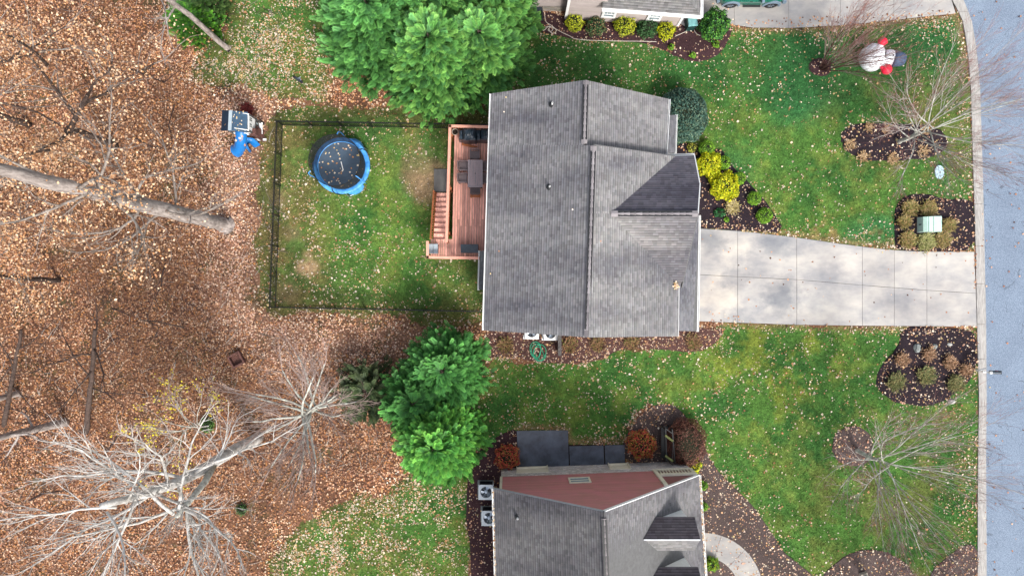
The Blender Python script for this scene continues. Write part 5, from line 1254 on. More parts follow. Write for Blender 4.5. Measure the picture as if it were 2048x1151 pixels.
def wheelie():
    c = P(1377, 54); r = thing('rubbish_bin', c, 'teal wheeled rubbish bin under the corner of the upper house roof', 'bin')
    m = MB(); m.box(c + (0, 0, .48), (.50, .56, .96), rz=.1, taper=1.12); m.part('body', M['bind'], r)
    m = MB(); m.box(c + (0, 0, 1.0), (.60, .66, .07), rz=.1, taper=.9); ld = m.part('lid', M['bin'], r)
    for s in (-1, 1): m = MB(); m.tube([c + (s * .24, .30, .12), c + (s * .30, .30, .12)], .12, 12); m.part('wheel', M['tyre'], r)
    m = MB(); m.bar(c + (-.26, .36, .98), c + (.26, .36, .98), .04); m.part('handle', M['bind'], r)
    m = MB(); m.box(c + (0, 0, 1.045), (.12, .5, .02), rz=.1); m.part('lid_ridge', M['bin'], ld)
wheelie()
def bird_house(): pass
m = MB(); c = P(1117, 20); m.box(c + (0, -.02, .28), (.17, .12, .2), taper=1.2); m.solo('wall_vent', M['white'], 'small white outlet hood low on the brick footing of the upper house', 'vent')

# ------------------------------------------------------------------ street furniture and yard things
def transformer():
    c = P(1850, 450); r = thing('utility_box', c, 'pale green metal transformer box in the mulch bed near the road', 'utility box')
    m = MB(); m.box(c + (0, 0, .06), (1.12, 1.0, .10)); m.part('plinth', M['kerb'], r)
    m = MB(); V = []
    y0, y1 = -.45, .45
    for y in (y0, y1): V += [c + (-.54, y, .10), c + (-.52, y, .68), c + (-.34, y, .80), c + (.50, y, .80), c + (.52, y, .10)]
    m.add(V, [(4, 3, 2, 1, 0), (5, 6, 7, 8, 9)] + [(i, i + 1, i + 6, i + 5) for i in range(4)] + [(0, 5, 9, 4)]); m.part('cabinet', M['util'], r)
    m = MB(); m.box(c + (.27, 0, .83), (.50, .96, .05), taper=.97); m.part('lid', M['util'], r)
    m = MB(); m.box(c + (-.13, 0, .825), (.26, .93, .035), taper=.97); m.part('front_lid', M['util'], r)
    m = MB(); m.bar(c + (-.50, 0, .5), c + (-.53, 0, .3), .06); m.part('latch', M['blackm'], r)
transformer()
def mailbox():
    c = P(1949, 739); r = thing('mailbox', c, 'dark mailbox on a white post overhanging the kerb by the mulch bed', 'mailbox')
    z_ = 1.15
    m = MB(); m.bar(c, c + (0, 0, 1.45), .10); m.box(c + (0, 0, 1.47), (.15, .15, .05)); m.add(*(lambda q: (np.concatenate(q.V), q.F))(MB().box(c + (0, 0, 1.53), (.12, .12, .08), taper=.1))); m.part('post', M['white'], r)
    m = MB(); m.bar(c + (-.25, 0, z_ - .03), c + (.50, 0, z_ - .03), .09, .07); m.part('arm', M['white'], r)
    m = MB(); m.bar(c + (0, 0, .75), c + (.32, 0, z_ - .05), .06); m.part('brace', M['white'], r)
    V = []; a = np.linspace(0, pi, 8)
    for x in (.10, .68): V += [c + (x, -.11, z_ + .01)] + [c + (x, -.11 * cos(t), z_ + .14 + .11 * sin(t)) for t in a] + [c + (x, .11, z_ + .01)]
    m = MB(); m.add(V, [tuple(range(9, -1, -1)), tuple(range(10, 20))] + [(i, (i + 1) % 10, 10 + (i + 1) % 10, 10 + i) for i in range(10)]); m.part('box', M['cover'], r)
    m = MB(); m.box(c + (.70, 0, z_ + .13), (.02, .21, .22)); m.part('door', M['darkpl'], r); m = MB(); m.box(c + (.4, .12, z_ + .22), (.03, .015, .18)); m.part('flag', M['redlens'], r)
    m = MB(); m.box(c + (-.2, .14, .95), (.50, .02, .30), rz=.3); m.part('number_plate', M['white'], r)
mailbox()
def rock(px, py, sx, sy, h, m, label, seed):
    c = P(px, py); k = MB(); k.sphere(c + (0, 0, h * .35), (sx, sy, h * .65), 12, 8); rg = np.random.default_rng(seed); V = k.V[0]; d = V - (c + (0, 0, h * .35)); V = c + (0, 0, h * .35) + d * (1 + .35 * (rg.random((len(V), 1)) - .5)); V[:, 2] = np.maximum(V[:, 2], .0)
    k.V = [V]; k.solo('rock', M[m], label, 'rock')
rock(1832, 695, .22, .28, .30, 'rockg', 'round grey green rock in the mulch bed below the driveway', 1)
rock(1898, 688, .16, .10, .2, 'rock', 'small white rock in the mulch bed below the driveway', 2)
rock(1868, 692, .14, .18, .2, 'rockg', 'small flat brown grey rock between the two others below the driveway', 4)
rock(1901, 802, .22, .15, .25, 'rock', 'white rock on the grass at the lower end of the mulch bed', 3)
m = MB(); q = smooth_poly([(1870, 334), (1878, 330), (1886, 336), (1887, 350), (1881, 358), (1872, 357), (1868, 344)], 1); m.prism([P(x, y) for x, y in q], .0, .09); m.solo('meter_cover', mat('pale_blue_cover', (.42, .58, .66), .5, .15, 6, .3), 'pale blue oval ground cover lying on the grass near the road', 'cover')
def snowman():
    c = P(1752, 122); r = thing('inflatable_snowman', c, 'white inflatable snowman with red mittens leaning over on the upper lawn', 'inflatable')
    b = P(1745, 115, .78); k = MB(); k.sphere(b, (.76, .84, .76), 28, 18); k.part('body', M['snow'], r, smooth=True)
    h = P(1778, 116, 1.05); k = MB(); k.sphere(h, (.50, .50, .50), 24, 16); k.part('head', M['snow'], r, smooth=True)
    k = MB(); d = np.array((.93, -.18, .18)); d /= np.linalg.norm(d)
    k.tube([h + d * .22, h + d * .42, h + d * .75, h + d * .92, h + d * .96], [.50, .47, .40, .27, .03], 20); ht = k.part('hat', M['hat'], r, smooth=True)
    k = MB(); t = np.linspace(0, 2 * pi, 30); ax = np.cross(d, (0, 0, 1)); ax /= np.linalg.norm(ax); ay = np.cross(d, ax)
    cc = h - d * .36; k.tube([cc + ax * .40 * cos(q) + ay * .40 * sin(q) for q in t], .045, 8, cap=False); k.part('scarf', M['blackm'], r, smooth=True)
    for p0, p1, lab in ((P(1755, 102, 1.1), P(1763, 87, 1.3), 0), (P(1760, 128, 1.0), P(1770, 136, 1.1), 1)):
        k = MB(); k.tube([p0, (p0 + p1) / 2, p1], [.26, .20, .18], 14); k.part('arm', M['snow'], r, smooth=True)
        k = MB(); dd = (p1 - p0) / np.linalg.norm(p1 - p0); k.sphere(p1 + dd * .12, (.27, .27, .24) if not lab else (.33, .33, .26), 18, 12); k.sphere(p1 + dd * .02 + (.22 * (1 if not lab else -1), .02, .05), (.12, .12, .10), 12, 8); k.part('mitten', M['mitten'], r, smooth=True)
    k = MB(); k.sphere(h + (.0, .0, .49), (.05, .05, .03), 8, 6); k.part('eye', M['blackm'], r)
snowman()
# dark toy on the leaf strewn grass at the top left
k = MB(); c = P(597, 160)
r = thing('toy_scooter', c, 'small black toy lying on the leafy grass above the play area', 'toy')
m = MB(); m.box(c + (0, 0, .08), (.62, .16, .06), rz=-.6); m.part('deck', M['darkpl'], r)
for s in (-1, 1): m = MB(); q = c + (s * .27 * cos(-.6), s * .27 * sin(-.6), .08); m.tube([q + (.04, .05, 0), q - (.04, .05, 0)], .09, 12); m.part('wheel', M['tyre'], r)
m = MB(); m.bar(c + (.26, -.17, .1), c + (.10, .10, .16), .03); m.bar(c + (.0, .04, .16), c + (.2, .15, .16), .03); m.part('handlebar', M['acfan'], r)
# rusty square fire pit in the leaves
c = P(476, 718); r = thing('fire_pit', c, 'rusty square metal fire pit half full of leaves in the lower yard', 'fire pit')
for k_ in range(4):
    a = .5 + k_ * pi / 2; u = np.array((cos(a), sin(a), 0)); s = np.array((-sin(a), cos(a), 0)); m = MB(); m.bar(c + u * .36 + s * .41 + (0, 0, .2), c + u * .36 - s * .30 + (0, 0, .2), .10, .34); m.part('side', M['rust'], r)
m = MB(); m.box(c + (0, 0, .05), (.66, .66, .06), rz=.5); m.part('tray', M['rust'], r)
# garden arbour in the bed beside the lower house
r = thing('garden_arbour', P(1330, 885), 'black garden frame with mossy crossbars between the two red shrubs', 'arbour')
for (x, y) in ((1322, 850), (1335, 850), (1324, 912), (1340, 914)):
    m = MB(); m.bar(P(x, y), P(x, y) + (0, 0, 1.25), .07); m.part('post', M['blackm'], r)
for (a, b) in (((1322, 850), (1324, 912)), ((1335, 850), (1340, 914))):
    m = MB(); m.bar(P(*a) + (0, 0, 1.27), P(*b) + (0, 0, 1.27), .06, .07); m.part('beam', M['blackm'], r)
for y, mm in ((852, 'blackm'), (866, 'mossy'), (905, 'mossy'), (912, 'blackm')):
    m = MB(); m.bar(P(1321, y - 5) + (0, 0, 1.33), P(1336, y + 6) + (0, 0, 1.33), .12 if mm == 'mossy' else .05, .05); m.part('crossbar', M[mm], r)
m = MB(); m.box(P(1329, 880) + (0, 0, .45), (.62, 1.95, .05)); m.part('seat', M['blackm'], r)
m = MB(); m.box(P(1336, 882) + (.04, 0, .75), (.05, 1.75, .6)); m.part('backrest', M['timber'], r)

# ------------------------------------------------------------------ green off-road car
def car():
    # built along +x (front), origin under the centre; the side facing the picture is -y
    Lc, Wc = 4.1, 1.86; c = P(1500, 0); c = np.array((14.75, 17.62 + Wc / 2 - .16, .05))
    r = thing('off_road_car', c, 'green two door off road car with grey wheel arches on the upper driveway', 'car')
    st = [(-2.0, .52, 1.02, .74), (-1.75, .45, 1.10, .90), (-.4, .42, 1.10, .93), (.75, .42, 1.10, .93), (1.0, .42, 1.08, .92), (1.75, .46, 1.02, .86), (1.98, .50, .90, .72)]
    V = []; F = []
    for x, z0, z1, hw in st: V += [c + (x, -hw, z0 + .05), c + (x, -hw - .01, z1 - .18), c + (x, -hw * .93, z1 - .02), c + (x, -hw * .5, z1 + .01), c + (x, hw * .5, z1 + .01), c + (x, hw * .93, z1 - .02), c + (x, hw + .01, z1 - .18), c + (x, hw, z0 + .05), c + (x, 0, z0)]
    for i in range(6):
        for j in range(9): F.append((i * 9 + j, i * 9 + (j + 1) % 9, (i + 1) * 9 + (j + 1) % 9, (i + 1) * 9 + j))
    F += [tuple(range(9)), tuple(range(62, 53, -1))]; part('body', V, F, M['car'], r)
    m = MB(); m.box(c + (-.65, 0, 1.42), (2.45, 1.62, .64), taper=.90); m.part('cabin_glass', M['glassd'], r)
    m = MB(); m.box(c + (-.68, 0, 1.77), (2.25, 1.52, .07), taper=.96); m.part('hard_top', M['blackm'], r)
    for x in (-1.85, -.55, .52):
        for s in (-1, 1): m = MB(); m.bar(c + (x, s * .83, 1.08), c + (x * .94, s * .745, 1.76), .07); m.part('pillar', M['cargrey'] if x > 0 else M['car'], r)
    for s in (-1, 1):
        for x in (-1.22, 1.28):
            q = c + (x, s * .83, .36)
            m = MB(); m.lathe((0, 0, 0), [(.2, -.12), (.36, -.12), (.40, -.08), (.40, .08), (.36, .12), (.2, .12)], 28); Vv = m.V[0][:, [0, 2, 1]] + q; wh = part('wheel', Vv, m.F, M['tyre'], r, smooth=False)
            m = MB(); m.lathe((0, 0, 0), [(.03, s * .09), (.07, s * .10), (.19, s * .06), (.23, s * .11), (.23, -s * .10)], 24); part('rim', m.V[0][:, [0, 2, 1]] + q, m.F, M['rim'], wh)
            for k in range(6): a = k * pi / 3; m = MB(); m.bar(q + (.05 * cos(a), s * .10, .05 * sin(a)), q + (.21 * cos(a), s * .105, .21 * sin(a)), .05, .02); m.part('spoke', M['acfan'], wh)
            m = MB(); t = np.linspace(-.15, pi + .15, 14); R0, R1 = .44, .56; V = []
            for u in t: V += [q + (R0 * cos(u), s * .16, R0 * sin(u)), q + (R1 * cos(u), s * .13, R1 * sin(u) + .02), q + (R1 * cos(u), -s * .05, R1 * sin(u) + .02), q + (R0 * cos(u), -s * .05, R0 * sin(u))]
            m.add(V, [(i * 4 + j, i * 4 + (j + 1) % 4, (i + 1) * 4 + (j + 1) % 4, (i + 1) * 4 + j) for i in range(13) for j in range(4)]); m.part('wheel_arch', M['cargrey'], r)
        m = MB(); m.box(c + (.05, s * .97, .42), (1.1, .16, .05)); m.part('side_step', M['blackm'], r)
        m = MB(); m.box(c + (.48, s * 1.02, 1.22), (.16, .20, .18)); m.part('mirror', M['cargrey'], r)
        m = MB(); m.box(c + (-1.97, s * .72, .96), (.10, .14, .26)); m.part('tail_light', M['redlens'], r)
        m = MB(); m.box(c + (1.97, s * .62, .82), (.06, .24, .20)); m.part('headlight', M['white'], r)
        m = MB(); m.box(c + (-.12, s * .945, .93), (.14, .03, .03)); m.part('door_handle', M['blackm'], r)
    m = MB(); m.box(c + (2.03, 0, .52), (.22, 1.70, .22)); m.part('bumper', M['cargrey'], r); m = MB(); m.box(c + (-2.06, 0, .55), (.18, 1.66, .20)); m.part('bumper', M['cargrey'], r)
    m = MB(); m.lathe((0, 0, 0), [(0, -.1), (.36, -.12), (.40, -.06), (.40, .06), (.34, .1), (0, .08)], 24); part('spare_wheel', m.V[0][:, [2, 1, 0]] + c + (-2.2, 0, .98), m.F, M['tyre'], r)
car()
# ------------------------------------------------------------------ shrubs
def shrub(px, py, r_px, h, label, tones, name='shrub', cat='shrub', n=1500, leaf=.075, group=None, sy=1.0, up=.25, seed=1, rough=.19, bark='core', z0=.04, long=1.0):
    c = P(px, py); R = r_px / 32.; rg = np.random.default_rng(seed); root = thing(name, c, label, cat, group)
    m = MB(); m.sphere(c + (0, 0, h * .45), (R * .80, R * sy * .80, h * .40), 16, 10); V = m.V[0]; V = c + (0, 0, h * .45) + (V - (c + (0, 0, h * .45))) * (1 + .14 * (rg.random((len(V), 1)) - .5)); V[:, 2] = np.maximum(V[:, 2], 0); part('inner_twigs', V, m.F, M[bark], root, smooth=True)
    # leaves on a lumpy half ellipsoid
    u = rg.random(n) * 2 * pi; w_ = rg.random(n) ** .75; th = np.arccos(1 - 1.25 * w_)
    d = np.stack([np.sin(th) * np.cos(u), np.sin(th) * np.sin(u), np.cos(th)], -1)
    lump = 1 + rough * (np.sin(d[:, 0] * 7 + seed) * np.sin(d[:, 1] * 6 + 2 * seed) + .6 * np.sin(d[:, 2] * 11 + u * 5)) 
    rad = lump * (1 - .22 * rg.random(n) ** 1.5)
    p = c + (0, 0, h * .46) + d * rad[:, None] * np.array((R, R * sy, h * .54)); p[:, 2] = np.maximum(p[:, 2], z0)
    V, F, C = foliage_quads(p, d, leaf * (.7 + .6 * rg.random(n)), tones, rg, up, long, depth=rad)
    part('leaves', V, F, M['foliage'], root, colors=C)
    return root

def foliage_quads(p, d, size, tones, rg, up=.25, long=1.0, depth=None):
    n = len(p); tones = np.array(tones); f = d + np.array((0, 0, up)) + .75 * (rg.random((n, 3)) - .5) * 2 * .8; f /= np.linalg.norm(f, axis=1, keepdims=True)
    a = rg.random((n, 3)) - .5; s = np.cross(f, a); s /= np.linalg.norm(s, axis=1, keepdims=True)
    # blade lies partly across the outward direction so that it faces outwards
    g = np.cross(s, d); g /= np.linalg.norm(g, axis=1, keepdims=True) + 1e-6; f2 = g * .8 + f * .6; f2 /= np.linalg.norm(f2, axis=1, keepdims=True)
    L = (size * long)[:, None]; W = (size * .42)[:, None]
    V = np.stack([p - f2 * L * .5, p + s * W, p + f2 * L * .5, p - s * W], 1).reshape(-1, 3)
    b = np.arange(n)[:, None] * 4; F = np.concatenate([b + [0, 1, 2], b + [0, 2, 3]]).astype(np.int32)
    t = tones[rg.integers(0, len(tones), n)] * (.75 + .5 * rg.random((n, 1)))
    return V, F, np.repeat(t, 4, axis=0)

YG = [(.30, .36, .012), (.42, .44, .02), (.18, .26, .01), (.50, .50, .04)]
GOLD = [(.55, .55, .01), (.68, .62, .02), (.40, .46, .01), (.28, .36, .01)]
LIME = [(.16, .34, .02), (.22, .42, .03), (.10, .25, .02)]
DKG = [(.02, .075, .02), (.035, .11, .03), (.06, .14, .05), (.25, .16, .08)]
HOLLY = [(.03, .12, .02), (.05, .18, .025), (.10, .28, .03), (.015, .07, .02)]
BLUEG = [(.045, .11, .085), (.07, .15, .11), (.03, .08, .06), (.13, .19, .12)]
REDS = [(.45, .045, .03), (.55, .10, .06), (.40, .13, .05), (.42, .28, .06), (.52, .06, .05)]
TAN = [(.36, .24, .09), (.28, .22, .07), (.18, .20, .05), (.44, .32, .16)]
up_ = 'shrubs along the upper house'
shrub(1147, 52, 17, 1.1, 'yellow green round shrub at the left end of the row under the upper house', YG, group=up_, seed=1, n=1300)
shrub(1189, 58, 19, 1.05, 'dark green shrub with rusty leaves, between two yellow green ones by the upper house', DKG, group=up_, seed=2, n=1500)
shrub(1246, 57, 21, 1.15, 'large yellow green shrub in the middle of the row under the upper house', YG, group=up_, seed=3, n=1700)
shrub(1292, 62, 20, 1.0, 'dark green shrub under the right window of the upper house', DKG[:3], group=up_, seed=4, n=1500)
shrub(1328, 69, 17, 1.05, 'bright yellow green shrub at the right end of the row by the upper house', YG[:2] + GOLD[:1], group=up_, seed=5, n=1300)
shrub(1420, 62, 28, 2.0, 'big glossy green holly at the corner of the upper driveway', HOLLY, group=up_, seed=6, n=3600, leaf=.10)
shrub(1341, 96, 6, .35, 'tiny lime plant in the upper mulch bed below the last yellow shrub', LIME, name='perennial', cat='plant', seed=7, n=160)
shrub(1384, 112, 6, .35, 'tiny lime plant at the lower tip of the upper mulch bed', LIME, name='perennial', cat='plant', seed=8, n=160)
shrub(1430, 91, 7, .4, 'tiny lime plant in the upper mulch bed below the big holly', LIME, name='perennial', cat='plant', seed=9, n=190)
shrub(1357, 240, 48, 2.3, 'very large blue green rounded shrub at the top right corner of the grey roof', BLUEG, seed=10, n=15000, leaf=.085, rough=.06, sy=1.12)
fb = 'front bed shrubs'
shrub(1382, 297, 9, .35, 'small yellow tan perennial beside the porch roof below the blue green shrub', [(.42, .40, .06), (.30, .33, .05)], name='perennial', cat='plant', seed=11, n=260)
shrub(1410, 299, 16, .8, 'green rounded shrub at the top of the front bed, below the blue green giant', LIME, group=fb, seed=12, n=1300, leaf=.06, rough=.06)
shrub(1413, 331, 24, .9, 'upper of the two golden yellow conifers in the front bed', GOLD, group=fb, seed=13, n=3000, leaf=.08, long=1.6)
shrub(1444, 327, 14, .7, 'green rounded shrub touching the upper golden conifer on its right', LIME, group=fb, seed=14, n=1100, leaf=.06, rough=.06)
shrub(1444, 374, 27, .95, 'lower and larger of the two golden yellow conifers in the front bed', GOLD, group=fb, seed=15, n=3800, leaf=.08, long=1.6)
shrub(1475, 358, 13, .6, 'green rounded shrub touching the lower golden conifer on its right', LIME, group=fb, seed=16, n=1000, leaf=.06, rough=.06)
shrub(1505, 398, 14, .7, 'green ball shrub on the lawn edge of the front bed, upper of the last two', LIME, group=fb, seed=17, n=1200, leaf=.06, rough=.05)
shrub(1525, 432, 16, .7, 'green ball shrub nearest the driveway in the front bed', LIME, group=fb, seed=18, n=1400, leaf=.06, rough=.05)
shrub(1438, 426, 12, .35, 'low dark green plant in the front bed near the garage', [(.02, .12, .03), (.03, .16, .05)], name='perennial', cat='plant', seed=19, n=420, sy=.7)
shrub(1452, 439, 5, .25, 'tiny bright lime plant in the front bed near the driveway', LIME, name='perennial', cat='plant', seed=20, n=130)
shrub(1014, 909, 24, 1.0, 'flame red shrub at the left end of the dark patio', REDS, seed=21, n=2400, leaf=.075)
shrub(1279, 884, 28, 1.1, 'flame red and yellow shrub at the right end of the dark patio', REDS + [(.45, .34, .05)], seed=22, n=3200, leaf=.075)
shrub(1367, 880, 40, 1.5, 'large oval bronze brown shrub beside the black garden frame', [(.11, .035, .025), (.16, .055, .04), (.075, .025, .02), (.24, .12, .08)], seed=23, n=9500, leaf=.055, sy=1.25, rough=.05)
shrub(1380, 927, 18, .9, 'bright yellow green shrub by the porch corner of the lower house', GOLD[:2] + LIME[:1], seed=24, n=1400)
shrub(1404, 968, 9, .5, 'small green shrub just right of the lower house gutter, upper one', LIME, seed=25, n=420)
shrub(1404, 1010, 9, .5, 'small green shrub just right of the lower house gutter, next to the upper dormer', LIME, seed=26, n=420)
shrub(1420, 1122, 14, .7, 'light green shrub inside the curve of the concrete footpath', LIME + YG[:1], seed=27, n=1100)
def tuft(px, py, r_px, h, label, tones, seed, n=420, name='ornamental_grass', cat='ornamental grass', group=None):
    c = P(px, py) + (0, 0, .05); R = r_px / 32; rg = np.random.default_rng(seed); root = thing(name, c, label, cat, group)
    a = rg.random(n) * 2 * pi; rr = np.sqrt(rg.random(n)); b = c + np.stack([np.cos(a) * rr * R * .55, np.sin(a) * rr * R * .55, 0 * a], -1)
    a2 = a + rg.normal(0, 1.5, n); ln = R * (.15 + .45 * rg.random(n)); b = b + np.stack([rg.normal(0, R * .22, n), rg.normal(0, R * .22, n), 0 * a], -1); t = b + np.stack([np.cos(a2) * ln, np.sin(a2) * ln, h * (.4 + .6 * rg.random(n))], -1)
    mid_ = (b + t) / 2 + np.stack([0 * a, 0 * a, h * .3 * np.ones(n)], -1); s = np.stack([-np.sin(a2), np.cos(a2), 0 * a], -1) * (.014 + .014 * rg.random(n))[:, None]
    V = np.stack([b - s * .6, b + s * .6, mid_ + s, mid_ - s, t], 1).reshape(-1, 3); k = np.arange(n)[:, None] * 5
    C = np.array(tones)[rg.integers(0, len(tones), n)] * (.7 + .6 * rg.random((n, 1)))
    part('blades', V, [(k + [0, 1, 2, 3]).astype(np.int32), (k + [3, 2, 4]).astype(np.int32)], M['foliage'], root, colors=np.repeat(C, 5, axis=0))
    V2 = MB(); V2.sphere(c + (0, 0, .03), (R * .45, R * .45, h * .3), 10, 6); V2.part('crown', M['core'], root)
g_ = 'clumps around the utility box'
for i, (x, y, rr_, lb) in enumerate([(1815, 417, 17, 'olive tan clump up and left of the pale green utility box'), (1851, 418, 18, 'olive clump directly above the pale green utility box'), (1803, 444, 14, 'rusty tan clump left of the pale green utility box'), (1892, 451, 15, 'sparse tan clump right of the pale green utility box'), (1811, 480, 17, 'tan clump below and left of the pale green utility box'), (1846, 484, 19, 'pale olive clump directly below the pale green utility box'), (1880, 480, 17, 'orange tan clump below and right of the pale green utility box')]):
    tuft(x, y, rr_, .45, lb, TAN if i != 5 else [(.34, .34, .12), (.42, .38, .18), (.22, .24, .07)], 50 + i, 620, group=g_)
for i, (x, y, rr_, lb) in enumerate([(1788, 763, 20, 'olive clump at the left edge of the mulch bed below the driveway'), (1847, 750, 19, 'green olive clump in the middle of the mulch bed below the driveway'), (1907, 766, 18, 'olive clump in the lower right of the mulch bed below the driveway'), (1895, 724, 15, 'faded brown clump above the right olive clump, left of the mailbox'), (1928, 738, 14, 'faded rusty clump right beside the mailbox'), (1800, 718, 15, 'faded straw clump in the upper left of the bed below the driveway'), (1853, 708, 15, 'faded straw clump next to the grey rocks')]):
    tuft(x, y, rr_, .4, lb, ([(.17, .17, .06), (.24, .20, .08), (.12, .15, .05)] if i < 3 else [(.50, .32, .20), (.36, .20, .11), (.25, .15, .08)]), 70 + i, 560 if i < 3 else 330, group='clumps in the bed below the driveway')
for i, (x, y, rr_, lb) in enumerate([(1699, 290, 14, 'straw clump at the left end of the oval bed'), (1736, 256, 12, 'straw clump at the upper left of the oval bed'), (1770, 260, 11, 'straw clump at the top of the oval bed'), (1724, 314, 14, 'straw clump at the lower left rim of the oval bed'), (1783, 318, 13, 'straw clump at the bottom rim of the oval bed'), (1844, 303, 15, 'straw clump under the tree in the oval bed'), (1850, 262, 11, 'small straw clump at the top right of the oval bed')]):
    tuft(x, y, rr_ * .95, .18, lb, [(.46, .29, .15), (.55, .40, .24), (.30, .19, .09)], 90 + i, 150, group='straw clumps in the oval bed')
tuft(1462, 415, 15, .4, 'pale straw clump in the front bed below the lower golden conifer', [(.52, .44, .18), (.60, .50, .30), (.36, .28, .10)], 110, 420)
tuft(498, 222, 14, .5, 'dark red twiggy plant behind the playhouse', [(.22, .03, .03), (.30, .06, .05), (.12, .02, .02)], 111, 420, name='perennial', cat='plant')
rg_ = random.Random(4)
for i, (x, y, lb) in enumerate([(1011, 690, 'left'), (1140, 688, 'second'), (1195, 687, 'third'), (1262, 684, 'fourth'), (1385, 684, 'right')]):
    tuft(x, y, 17, .35, {'left': 'low russet and green plant at the left end of the strip below the main roof', 'second': 'low russet plant just right of the black timber screen', 'third': 'low russet plant below the ridge end of the main roof', 'fourth': 'low russet plant in the middle right of the strip below the main roof', 'right': 'straw coloured plant below the garage corner'}[lb], [(.25, .13, .06), (.16, .16, .04), (.34, .20, .10), (.10, .05, .03)], 120 + i, 480, name='perennial', cat='plant', group='low plants below the main roof')

# ------------------------------------------------------------------ soft conifers
def spray_template():
    V = []; F = []; tip = []
    def leaflet(o, d, L, W, t):
        o = np.array(o, float); d = np.array(d, float); d /= np.linalg.norm(d); s = np.array((-d[1], d[0], 0)); k = len(V)
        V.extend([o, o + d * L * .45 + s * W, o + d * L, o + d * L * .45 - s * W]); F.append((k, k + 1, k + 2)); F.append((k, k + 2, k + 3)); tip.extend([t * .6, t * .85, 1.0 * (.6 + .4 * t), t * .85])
    for i in range(7):
        t = (i + .6) / 7; x = t * .85; L = .40 * (1 - .55 * t) + .06; z_ = -.10 * t * t
        for s in (-1, 1): leaflet((x, 0, z_), (cos(.75), s * sin(.75), -.12), L, .055, t)
    leaflet((.78, 0, -.06), (1, 0, -.1), .30, .05, 1)
    leaflet((0, 0, 0), (1, 0, 0), .8, .025, .3)
    return np.array(V), np.array(F), np.array(tip)
SPV, SPF, SPT = spray_template()
def sprays(p, f, size, tones, rg, roll=.5):
    n = len(p); f = f / np.linalg.norm(f, axis=1, keepdims=True); upv = np.array((0, 0, 1.)) + roll * (rg.random((n, 3)) - .5) * 2
    s = np.cross(upv, f); s /= np.linalg.norm(s, axis=1, keepdims=True) + 1e-6; u = np.cross(f, s)
    K = len(SPV); V = p[:, None] + size[:, None, None] * (SPV[None, :, 0:1] * f[:, None] + SPV[None, :, 1:2] * s[:, None] + SPV[None, :, 2:3] * u[:, None])
    F = (SPF[None] + (np.arange(n) * K)[:, None, None]).reshape(-1, 3).astype(np.int32)
    t = np.array(tones)[rg.integers(0, len(tones), n)] * (.7 + .6 * rg.random((n, 1)))
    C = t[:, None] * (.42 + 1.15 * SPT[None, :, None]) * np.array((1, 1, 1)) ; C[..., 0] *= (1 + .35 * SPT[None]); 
    return V.reshape(-1, 3), F, C.reshape(-1, 3)

def conifer(px, py, R, h, label, tones, seed, nb=150, ns=22, size=.52, lean=(0, 0), skirt=.6, group='soft conifers', shape=.5, cat='conifer tree'):
    c = P(px, py); rg = np.random.default_rng(seed); root = thing('conifer_tree', c, label, cat, group)
    tilt = lambda z_: np.array((lean[0] * z_ / h, lean[1] * z_ / h, 0))
    m = MB(); m.tube([c, c + tilt(h / 2) + (0, 0, h * .5), c + tilt(h) + (0, 0, h * .96)], [R * .09, R * .05, .02], 8); m.part('trunk', M['bark_d'], root, smooth=True)
    PV, PF_, SZ, TN = [], [], [], []; bp = []
    for b in range(nb):
        t = rg.random() ** 1.15; z0 = skirt + (h - skirt) * t * .93; a = b * 2.399 + rg.random() * .5
        Rz = R * (1 - t) ** shape * (.80 + .38 * rg.random()) + .20
        o = c + tilt(z0) + (0, 0, z0); up = .55 + .5 * t
        k = np.linspace(.28, 1, ns); rad = Rz * k
        x = np.stack([np.cos(a) * rad, np.sin(a) * rad, Rz * (up * k ** 1.7 * .55 - .10 * k)], -1)
        x += (rg.random(x.shape) - .5) * np.array((.55, .55, .35)) * min(1, Rz * .45)
        d = np.stack([np.cos(a + (rg.random(ns) - .5) * 1.7), np.sin(a + (rg.random(ns) - .5) * 1.7), .35 + .5 * rg.random(ns)], -1)
        PV.append(o + x); PF_.append(d); SZ.append(size * (.65 + .6 * rg.random(ns)) * (.75 + .35 * k)); TN.append(np.full(ns, rg.random()))
        if b % 5 == 0: bp.append((o, o + x[-1] * .9))
    p = np.concatenate(PV); d = np.concatenate(PF_); sz = np.concatenate(SZ)
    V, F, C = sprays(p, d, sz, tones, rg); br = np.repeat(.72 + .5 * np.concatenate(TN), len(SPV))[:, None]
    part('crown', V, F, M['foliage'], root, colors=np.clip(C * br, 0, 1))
    for a_, b_ in bp[:14]:
        m = MB(); m.tube([a_, (a_ + b_) / 2 + (0, 0, -.05), b_], [.05, .035, .01], 5); m.part('branch', M['bark_d'], root)
CYP = [(.075, .26, .055), (.095, .31, .065), (.055, .20, .055), (.13, .36, .075)]
CYB = [(.070, .26, .058), (.092, .31, .070), (.055, .21, .055)]
CYD = [(.052, .225, .045), (.070, .27, .055), (.042, .18, .042)]
conifer(966, 140, 2.45, 7.0, 'feathery bright green conifer at the right end of the tall row by the grey roof', CYP, 1, nb=230, ns=26)
conifer(885, 158, 2.7, 8.0, 'feathery bright green conifer in the middle of the tall row above the lawn fence', CYP, 2, nb=260, ns=26)
conifer(782, 105, 3.0, 8.5, 'feathery blue green conifer at the left end of the tall row', CYB, 3, nb=280, ns=26)
conifer(880, 55, 2.9, 9, 'feathery conifer behind the middle of the tall row, touching the upper edge', CYP + CYB, 4, nb=240, ns=24)
conifer(985, 52, 2.2, 7, 'feathery conifer at the upper edge beside the taupe house, right end of the back row', CYP, 14, nb=190, ns=24)
conifer(765, 25, 2.5, 8, 'feathery conifer cut by the upper edge, left end of the back row', CYB, 15, nb=190, ns=24)
